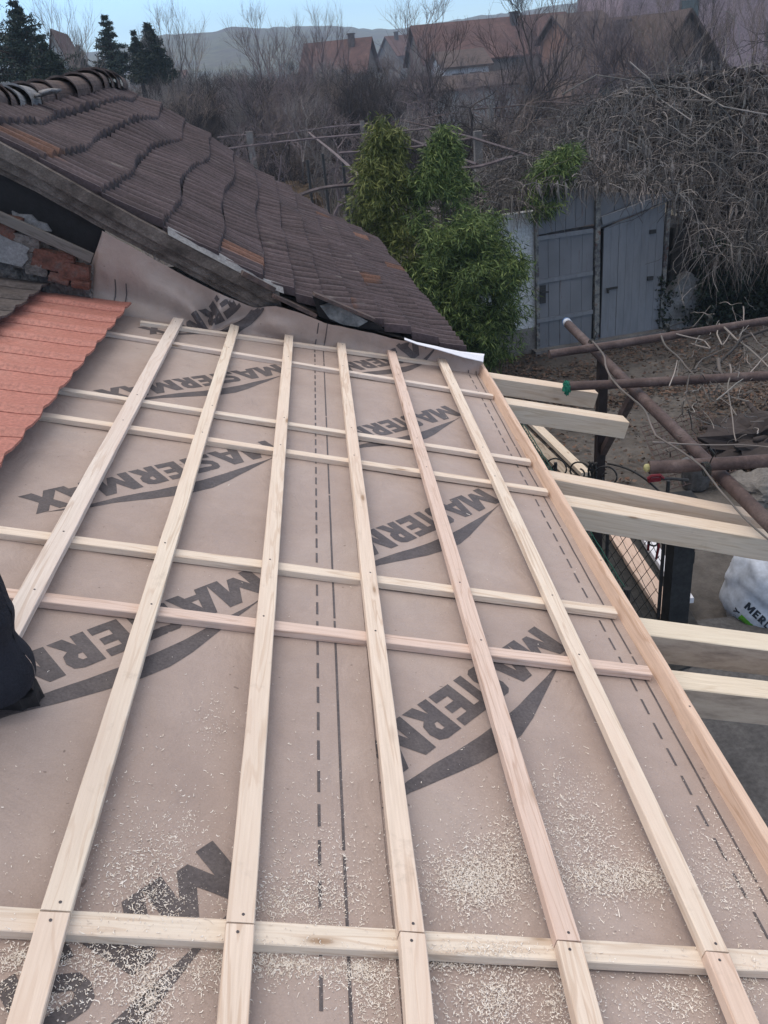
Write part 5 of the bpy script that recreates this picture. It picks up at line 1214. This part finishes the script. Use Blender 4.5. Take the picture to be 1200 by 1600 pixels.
# ------------------------------------------------------------------ frame of the far pergola
ZR = 2.8
far = empty('far_pergola', gz(650, 210, ZR)*[1, 1, 0], 'old vineyard frame of thin rails and concrete posts in the garden behind the bamboo', 'pergola')
for (a, b_) in (((340, 216), (460, 205)), ((400, 212), (575, 194)), ((320, 236), (690, 197)), ((530, 241), (760, 214)), ((613, 190), (770, 169)), ((770, 169), (905, 150)), ((482, 205), (574, 288)), ((572, 193), (745, 254)), ((627, 186), (845, 247)), ((465, 306), (573, 281)), ((700, 265), (800, 248)), ((848, 159), (1000, 172))):
    mb = MB(); A, B = gz(*a, ZR), gz(*b_, ZR); mb.tube([A+(B-A)*t+np.array([0, 0, 0.03*math.sin(t*5+a[0])]) for t in np.linspace(0, 1, 7)], 0.026, 5); mb.build('rail', bark_p if a[1] > 200 else rust_pipe, far)
for (a, b_, wd) in ((769, 171, 0.13), (747, 217, 0.16), (568, 197, 0.12), (392, 214, 0.2)):
    A = gz(a, b_, ZR); mb = MB(); mb.beam([A[0], A[1], 0], [A[0]+random.uniform(-.05, .05), A[1], ZR+0.15], wd, wd, up=Xp); mb.build('post', concrete, far)
for (a, b_) in ((504, 240), (535, 245), (480, 250), (700, 230), (838, 165)):
    A = gz(a, b_, ZR); mb = MB(); mb.tube([[A[0], A[1], 0], [A[0], A[1], ZR]], 0.03, 5); mb.build('stake', dark_iron, far)

# ------------------------------------------------------------------ houses beyond
roof_red = mat_noise('far_red_roof', [(0.065, 0.038, 0.036), (0.095, 0.052, 0.048), (0.13, 0.075, 0.066)], 0.8, 0.9, 0.3, 0.05, 9)
roof_brown = mat_noise('far_brown_roof', [(0.055, 0.04, 0.038), (0.10, 0.072, 0.066)], 1.5, 0.9, 0.4, 0.03, 12)
wall_cream = mat_noise('far_cream_wall', [(0.12, 0.10, 0.095), (0.18, 0.16, 0.15)], 0.6, 0.9, 0.2, 0.02)
wall_pink = mat_noise('far_pink_wall', [(0.25, 0.185, 0.20), (0.33, 0.25, 0.265)], 0.5, 0.9, 0.3, 0.02, 6)
wall_orange = mat_noise('far_orange_wall', [(0.20, 0.11, 0.08), (0.27, 0.15, 0.11)], 0.6, 0.9, 0.2, 0.02)
wall_grey = mat_noise('far_grey_wall', [(0.30, 0.33, 0.35), (0.38, 0.42, 0.44)], 0.4, 0.9, 0.2, 0.02)
wall_brown = mat_noise('far_brown_wall', [(0.06, 0.05, 0.05), (0.10, 0.085, 0.085)], 0.6, 0.9, 0.3, 0.03, 8)
pane_m = mat_noise('far_window_pane', [(0.02, 0.025, 0.03), (0.05, 0.06, 0.07)], 1.5, 0.2, 0.05, 0.01, spec=0.6)
def house_at(name, label, pxl, pxr, Y, z_eave, z_ridge, depth, rm, wm, ridge='x', yaw=0.0, wins=(), chim=None, over=0.4, zb=0.0, hip=0.0, cat='house'):
    """front wall spans pixels pxl..pxr at distance Y; ridge along its width ('x') or along the view ('y')"""
    A = gy(pxl, 80, Y); B = gy(pxr, 80, Y); W = B[0]-A[0]; c = np.array([(A[0]+B[0])/2, Y+depth/2, zb]); g = empty(name, c, label, cat)
    ca, sa = math.cos(yaw), math.sin(yaw); ex = np.array([ca, sa, 0]); ey = np.array([-sa, ca, 0]); hw, hd = W/2, depth/2
    Q = lambda x, y, z: c*[1, 1, 0]+ex*x+ey*y+Zv*z
    mb = MB(); mb.box(Q(0, 0, (z_eave+zb)/2), hw, hd, (z_eave-zb)/2, (ex, ey, Zv))
    if ridge == 'y': mb.prism([Q(-hw, -hd+0.01, z_eave), Q(hw, -hd+0.01, z_eave), Q(0, -hd+0.01, z_ridge-0.1)], ey*(depth-0.02))
    elif hip < 1: mb.prism([Q(-hw+0.01, -hd, z_eave), Q(-hw+0.01, hd, z_eave), Q(-hw+0.01+hip*0, 0, z_ridge-0.1)], ex*(W-0.02)) if hip == 0 else None
    mb.build('wall', wm, g)
    mb = MB(); o_ = over; k = (z_ridge-z_eave)/(hw if ridge == 'y' else hd); ze = z_eave-k*o_
    if ridge == 'y':
        for s_ in (-1, 1): mb.prism([Q(0, -hd-o_, z_ridge+0.003*s_), Q(s_*(hw+o_), -hd-o_, ze), Q(s_*(hw+o_), hd+o_, ze), Q(0, hd+o_, z_ridge+0.003*s_)], Zv*0.16)
    else:
        for s_ in (-1, 1): mb.prism([Q(-hw-o_+hip, 0, z_ridge+0.003*s_), Q(-hw-o_, s_*(hd+o_), ze), Q(hw+o_, s_*(hd+o_), ze), Q(hw+o_-hip*0, 0, z_ridge+0.003*s_)], Zv*0.16)
        if hip: mb.prism([Q(-hw-o_+hip, 0, z_ridge), Q(-hw-o_, -hd-o_, ze-0.01), Q(-hw-o_, hd+o_, ze-0.01)], Zv*0.15)
    rf = mb.build('roof', rm, g)
    if chim:
        cx_, ch = chim; mb = MB(); zc = z_ridge+ch; mb.box(Q(cx_*hw, -hd*0.2, (z_eave+zc)/2), 0.3, 0.3, (zc-z_eave)/2, (ex, ey, Zv)); mb.box(Q(cx_*hw, -hd*0.2, zc+0.06), 0.38, 0.38, 0.06, (ex, ey, Zv)); mb.build('chimney', wall_brown, rf)
    for (wx, wz, ww, wh) in wins:
        mb = MB(); mb.box(Q(wx*hw, -hd-0.03, wz), ww/2+0.08, 0.05, wh/2+0.08, (ex, ey, Zv)); w_ = mb.build('window', wall_cream, g)
        mb = MB(); mb.box(Q(wx*hw, -hd-0.07, wz), ww/2, 0.03, wh/2, (ex, ey, Zv)); mb.build('pane', pane_m, w_)
    return g
house_at('gable_house', 'far house with dull red roof left of centre, half hidden by bare trees', 480, 582, 96, 4.4, 7.3, 8, roof_red, wall_cream, 'x', -0.25, ((-.6, 4.0, 1.2, 1.4), (.2, 4.0, 1.2, 1.4)), (0.5, 0.5))
house_at('gable_house', 'small far house with pale roof between the two red roofs', 608, 645, 170, 6.5, 9.6, 10, roof_red, wall_cream, 'x', 0.3, ((0, 7.0, 1.4, 1.3),), (-.3, 0.6))
house_at('gable_house', 'long far house with wide red roof behind the dark fruit trees', 655, 900, 92, 4.6, 7.8, 9, roof_red, wall_cream, 'x', 0.10, ((-.7, 3.8, 1.3, 1.5), (-.3, 3.8, 1.3, 1.5), (.2, 3.8, 1.3, 1.5), (.6, 3.8, 1.3, 1.5)), (0.3, 0.4))
house_at('tiled_house', 'brown tiled house with chimney and a gable facing the garden', 905, 1060, 44, 3.1, 5.4, 6, roof_brown, wall_brown, 'x', 0.05, ((-.6, 2.0, 0.9, 1.1),), (0.15, -0.1), hip=1.6)
house_at('tiled_house', 'brown gabled wing beside the tiled house, above the vine tangle', 1010, 1125, 42.5, 3.2, 5.35, 6.5, roof_brown, wall_brown, 'y', 0.03, (), None)
house_at('pink_house', 'large pale pink rendered house at the upper right', 965, 1330, 66, 8.2, 10.6, 10, roof_brown, wall_pink, 'x', 0.04, ((0.3, 4.2, 1.2, 1.4), (-.45, 6.0, 1.2, 1.4)), None)
house_at('orange_house', 'low orange walled house with dark roof left of the pink one', 895, 960, 60, 5.0, 6.4, 8, roof_brown, wall_orange, 'x', 0.04, ((0.0, 3.2, 1.0, 1.2),), None)
house_at('orange_house', 'tall orange block on the slope behind the pink house', 1000, 1090, 120, 13.6, 15.6, 10, roof_red, wall_orange, 'x', 0.1, ((0, 11.5, 1.4, 1.4),), None)
house_at('corner_house', 'white and brick house corner behind the dark conifer at the left', 68, 92, 58, 6.6, 7.9, 6, roof_red, white_wall, 'y', 0.1, (), None)
house_at('tiny_house', 'tiny cream house with one dark window right of the conifers', 268, 279, 150, 6.0, 7.0, 6, roof_red, wall_cream, 'x', 0.0, ((0, 4.6, 0.6, 1.5),), None)
house_at('long_shed', 'long pale grey shed with dark roof beyond the vineyard frame', 622, 830, 72, 2.5, 3.3, 7, roof_brown, wall_grey, 'x', 0.10, (), None, cat='shed')
house_at('long_shed', 'low pale grey shed farther left, barely seen through the thicket', 440, 560, 66, 1.3, 1.9, 6, roof_brown, wall_grey, 'x', 0.06, (), None, cat='shed')
house_at('white_cottage', 'white cottage glimpsed through branches above the long shed', 690, 760, 84, 4.0, 5.2, 7, roof_brown, white_wall, 'x', 0.05, ((-.4, 2.8, .9, 1.2), (.4, 2.8, .9, 1.2)), None)
house_at('stone_cottage', 'low grey cottage left of the brown tiled house, behind the vines', 880, 930, 38, 2.3, 3.0, 5, roof_brown, wall_grey, 'x', 0.02, ((0.3, 1.3, .6, .9),), None)

# ------------------------------------------------------------------ bare trees
def grow_tree(seed, H, levels=5, spread=0.55, trunk=0.16, up=0.12, nb=(2, 4), twist=0.12, first=0.28, leader=0.5):
    rs = random.Random(seed); T = MB(); B = MB()
    def norm(v): return v/np.linalg.norm(v)
    def br(p, d, L, r, lv):
        n = 4 if lv < 2 else 3; P = [p]; dd = d
        for i in range(n):
            dd = norm(dd+np.array([rs.gauss(0, twist), rs.gauss(0, twist), rs.gauss(0, twist)+up*0.5])); P.append(P[-1]+dd*L/n)
        k = 7 if lv == 0 else 4 if lv < 3 else 3
        (T if lv == 0 else B).tube(P, np.linspace(r, r*0.55, n+1), k, cap=False)
        if lv >= levels: return
        c = rs.randint(*nb)+(1 if lv >= levels-2 else 0)
        for i in range(c):
            t = rs.uniform(0.35, 1.0) if i else 1.0; j = min(int(t*n), n-1); q = P[j]+(P[j+1]-P[j])*(t*n-j)
            a = rs.uniform(0, 6.28); sp = spread*(0.5 if i == 0 and rs.random() < leader else 1.0)*rs.uniform(0.7, 1.4)
            x = norm(np.cross(dd, [math.cos(a), math.sin(a), 0.3])); nd = norm(dd+x*sp*1.3+np.array([0, 0, up])); br(q, nd, L*rs.uniform(0.62, 0.86), r*rs.uniform(0.46, 0.64), lv+1)
    br(np.zeros(3), norm(np.array([rs.gauss(0, .05), rs.gauss(0, .05), 1])), H*first, trunk, 0)
    return T, B
protos = []
for s_, kw in ((1, dict(H=7, levels=6, spread=0.6, trunk=0.13)), (2, dict(H=6, levels=6, spread=0.75, trunk=0.12, up=0.05, first=0.24)), (3, dict(H=9, levels=6, spread=0.38, trunk=0.12, up=0.22, nb=(2, 4))),
               (4, dict(H=7, levels=6, spread=0.8, trunk=0.15, up=-0.02, twist=0.22, first=0.25)), (5, dict(H=5, levels=5, spread=0.5, trunk=0.06, up=0.2, nb=(3, 5), first=0.2)), (6, dict(H=8, levels=6, spread=0.5, trunk=0.14, up=0.12))):
    T, B = grow_tree(s_*11, **kw); V = np.concatenate(B.v); hgt = V[:, 2].max(); protos.append((T, B, hgt))
tree_src = {}
def tree(name, kind, matl, base, h, yaw, label, group):
    key = (kind, matl.name)
    T, B, hg = protos[kind]
    o = bpy.data.objects.new(name, None); COL.objects.link(o); s_ = h/hg; o.location = tuple(base); o.scale = (s_*random.uniform(.95, 1.2), s_*random.uniform(.95, 1.2), s_); o.rotation_euler = (0, 0, yaw); o['_o'] = (0.0, 0.0, 0.0)
    tag(o, label, 'tree', group)
    if key not in tree_src: tree_src[key] = (T.build('trunk', matl, o).data, B.build('branches', matl, o).data)
    else:
        for nm, d in zip(('trunk', 'branches'), tree_src[key]): c = bpy.data.objects.new(nm, d); COL.objects.link(c); c.parent = o
    return o
GT = 'bare trees beyond the garden'
named = [ # px, top py, y, kind, mat, label
 (335, -18, 44, 2, bark_g, 'tall pale bare birch rising above the skyline left of centre'),
 (70, -25, 33, 2, bark_g, 'pale bare tree in front of the dark conifers at the far left'),
 (115, 45, 38, 2, bark_g, 'thin pale bare tree just left of the spreading conifer'),
 (470, -20, 48, 2, bark_p, 'tall thin bare tree above the left red roof'),
 (530, -8, 46, 2, bark_p, 'slender bare tree beside the right end of the left red roof'),
 (420, 70, 30, 0, bark_p, 'grey bare fruit tree above the left end of the vineyard frame'),
 (680, -30, 40, 5, bark_p, 'tall bare tree in front of the wide red roof'),
 (775, -60, 34, 5, bark_d, 'big dark bare tree right of centre, crown cut by the top edge'),
 (840, -55, 36, 2, bark_p, 'dark many stemmed bare tree left of the brown tiled house'),
 (900, -50, 37, 2, bark_p, 'upright bare tree against the sky above the orange wall'),
 (735, 95, 25, 3, bark_d, 'low gnarled fruit tree with black trunk behind the concrete post'),
 (800, 110, 24, 3, bark_d, 'second low gnarled fruit tree, right of the concrete post'),
 (650, 105, 30, 3, bark_p, 'crooked bare fruit tree in front of the long grey shed'),
 (1150, -60, 26, 2, bark_b, 'brown bare tree with leaning trunks at the upper right'),
 (1090, -50, 29, 2, bark_b, 'brown bare tree standing over the gabled wing'),
 (1205, -40, 24, 3, bark_d, 'dark bare tree at the right edge above the vines'),
 (975, -20, 33, 4, bark_p, 'thin bare tree crossing the brown tiled roof'),
 (710, 20, 36, 5, bark_d, 'dark bare tree with a straight black trunk in front of the wide red roof'),
 (560, 78, 31, 0, bark_d, 'dark spreading bare tree directly above the tall bamboo clump'),
 (380, 88, 30, 5, bark_d, 'dark bare tree leaning over the left end of the vineyard frame'),
 (1040, -35, 30, 2, bark_d, 'upright dark bare tree between the tiled roof and its gabled wing'),
]
for i, (px, top, y, k, mt, lab) in enumerate(named):
    b_ = gy(px, 200, y); zt = gy(px, top, y)[2]; tree('bare_tree', k, mt, (b_[0], y, 0), zt, i*1.7, lab, GT)
# thicket rows, individual trees
rt = random.Random(5)
for row, (y, n, x0, x1, t0, t1) in enumerate(((27, 14, 330, 880, 125, 175), (33, 22, 240, 900, 92, 140), (41, 24, 230, 880, 78, 118), (52, 26, 230, 880, 70, 108), (60, 24, 180, 900, 80, 110), (36, 10, 240, 480, 78, 120), (74, 20, 230, 890, 74, 105))):
    for j in range(n):
        px = x0+(x1-x0)*(j+rt.uniform(.1, .9))/n; top = rt.uniform(t0, t1)-(px-500)*0.03
        if 615 < px < 840 and y < 70 and rt.random() < 0.8: continue
        yy = y+rt.uniform(-3, 3); b_ = gy(px, 200, yy); zt = gy(px, top, yy)[2]
        tree('bare_tree', rt.choice((0, 1, 4, 5, 0, 1)), rt.choice((bark_p, bark_g, bark_b, bark_d, bark_d)), (b_[0], yy, 0), max(zt, 2.0), rt.uniform(0, 6.28), 'purple brown bare tree merging into the thicket behind the vineyard frame', 'thicket trees')
# undergrowth (stuff)
def undergrowth():
    V = []; n = 9000
    px = rng.uniform(180, 1000, n); y = rng.uniform(19, 62, n)**1.0
    for a, yy in zip(px, y):
        if 600 < a < 850 and yy > 30 and random.random() < 0.75: continue
        b_ = gy(a, 200, yy); h = random.uniform(0.4, 1.6)*(0.6+0.9*(noise.noise(Vector((b_[0]*0.25, yy*0.2, 0)))+0.3)); 
        if h < 0.2: continue
        p = np.array([b_[0], yy, 0]); q = p+np.array([random.gauss(0, .35)*h, random.gauss(0, .3)*h, h]); wd = 0.010*(yy/25); m = (p+q)/2+[random.gauss(0, .08), 0, 0.05]
        V += [p+[wd, 0, 0], p-[wd, 0, 0], m-[wd*.7, 0, 0], m+[wd*.7, 0, 0], m+[wd*.7, 0, 0], m-[wd*.7, 0, 0], q-[wd*.2, 0, 0], q+[wd*.2, 0, 0]]
    o = soup('undergrowth', brush_m, np.array(V), 4); tag(o, 'brown and purple brush of bare stems under the garden trees', 'brush', kind='stuff')
brush_m = mat_leaf('bare_brush', [(0.06, 0.05, 0.054), (0.15, 0.126, 0.134), (0.32, 0.275, 0.27), (0.11, 0.086, 0.082)])
undergrowth()
mb = MB()
for px, y in ((455, 28),): 
    c = gy(px, 262, y)*[1, 1, 0]
    bm = bmesh.new(); bmesh.ops.create_icosphere(bm, subdivisions=4, radius=1); mb.add([c+np.array([0, 0, 0.6])+np.array(v.co)*[0.85, 0.7, 0.8]*(1+0.3*noise.fractal(v.co*2.5, 1.0, 2.0, 4)) for v in bm.verts], [[v.index for v in f.verts] for f in bm.faces]); bm.free()
o = mb.build('straw_heap', mat_noise('straw', [(0.10, 0.07, 0.045), (0.17, 0.12, 0.08)], 4, 0.95, 0.6, 0.05, 30)); tag(o, 'tan straw heap in the garden just past the old roof edge', 'heap')

# ------------------------------------------------------------------ conifers
def conifer(px, top, bot, y, wpx, mat, label, layers, gap, seed, n=9000, dense=1.0):
    rs = np.random.default_rng(seed); tp = gy(px, top, y); hz = tp[2]; W = wpx*y/F
    g = empty('conifer', (tp[0], y, 0), label, 'tree', 'dark conifers at the upper left')
    mb = MB(); mb.tube([[tp[0], y, 0], [tp[0], y, hz*0.5], [tp[0], y, hz-0.1]], [0.22, 0.14, 0.02], 7); V = []
    zl = max(0.8, gy(px, bot, y)[2])
    for L in range(layers):
        f = L/(layers-1); z = hz-(hz-zl)*f**0.9; r = W*(0.08+0.92*f**0.8)*rs.uniform(0.8, 1.1); nb = int(5+6*f)
        for b_ in range(nb):
            a = rs.uniform(0, 6.28); rr = r*rs.uniform(0.65, 1.1); d = np.array([math.cos(a), math.sin(a), 0]); 
            tip = np.array([tp[0], y, z])+d*rr+Zv*rr*rs.uniform(-0.15, gap); 
            mb.tube([[tp[0], y, z], (np.array([tp[0], y, z])+tip)/2+Zv*0.02, tip], [0.05, 0.03, 0.008], 4, cap=False)
            k = int(n/layers/nb*(0.4+1.2*f)); t = rs.uniform(0.12, 1, k)**0.8; base = np.array([tp[0], y, z]); P = base+(tip-base)*t[:, None]+rs.normal(0, 1, (k, 3))*[0.16*W, 0.16*W, 0.07*W]*(1.15-t[:, None]*0.75)*dense*(0.25+0.75*f)
            V.append(leaf_soup(P, 0.13*y/40, asp=0.3, droop=0.2))
    soup('needles', mat, np.vstack(V), 4, g); mb.build('trunk', bark_d, g)
conifer(164, 28, 120, 40, 33, conifer_m, 'spreading conifer with airy tiers against the sky', 13, 0.35, 1, 6500, 0.8)
conifer(230, 40, 125, 42, 32, conifer_d, 'dense dark pointed conifer right of the airy one', 15, 0.1, 2, 16000, 1.6)
conifer(208, 52, 125, 42.5, 18, conifer_m, 'smaller conifer tucked behind the dense pointed one', 11, 0.1, 3, 6000, 1.6)
conifer(122, 75, 120, 40, 14, conifer_m, 'little conifer between the house corner and the airy conifer', 8, 0.2, 4, 2500, 1.0)
conifer(22, 5, 130, 30, 62, conifer_m, 'big ragged evergreen at the left edge', 14, 0.5, 5, 13000, 1.0)
conifer(-60, -40, 130, 31, 80, conifer_d, 'tall evergreen mostly beyond the left edge', 13, 0.3, 6, 8000, 1.2)
conifer(62, 60, 130, 29, 34, conifer_d, 'low dark evergreen in front of the white house corner', 9, 0.3, 7, 7000, 1.5)

# ------------------------------------------------------------------ haze: the hills fade to blue
hm = bpy.data.materials.new('haze'); hm.use_nodes = True; hn = hm.node_tree; hn.nodes.clear()
ho = hn.nodes.new('ShaderNodeOutputMaterial'); hv = hn.nodes.new('ShaderNodeVolumePrincipled'); hv.inputs['Color'].default_value = (0.62, 0.78, 1.0, 1)
hv.inputs['Density'].default_value = 0.0010; hv.inputs['Anisotropy'].default_value = 0.0; hn.links.new(hv.outputs[0], ho.inputs['Volume'])
mb = MB(); mb.box((0, 470, 33), 900, 600, 36); hz_ = mb.build('haze', hm, local=True); tag(hz_, kind='stuff')
HAZE = True
if not HAZE: bpy.data.objects.remove(hz_)
for o in bpy.data.objects:
    if '_o' in o: del o['_o']
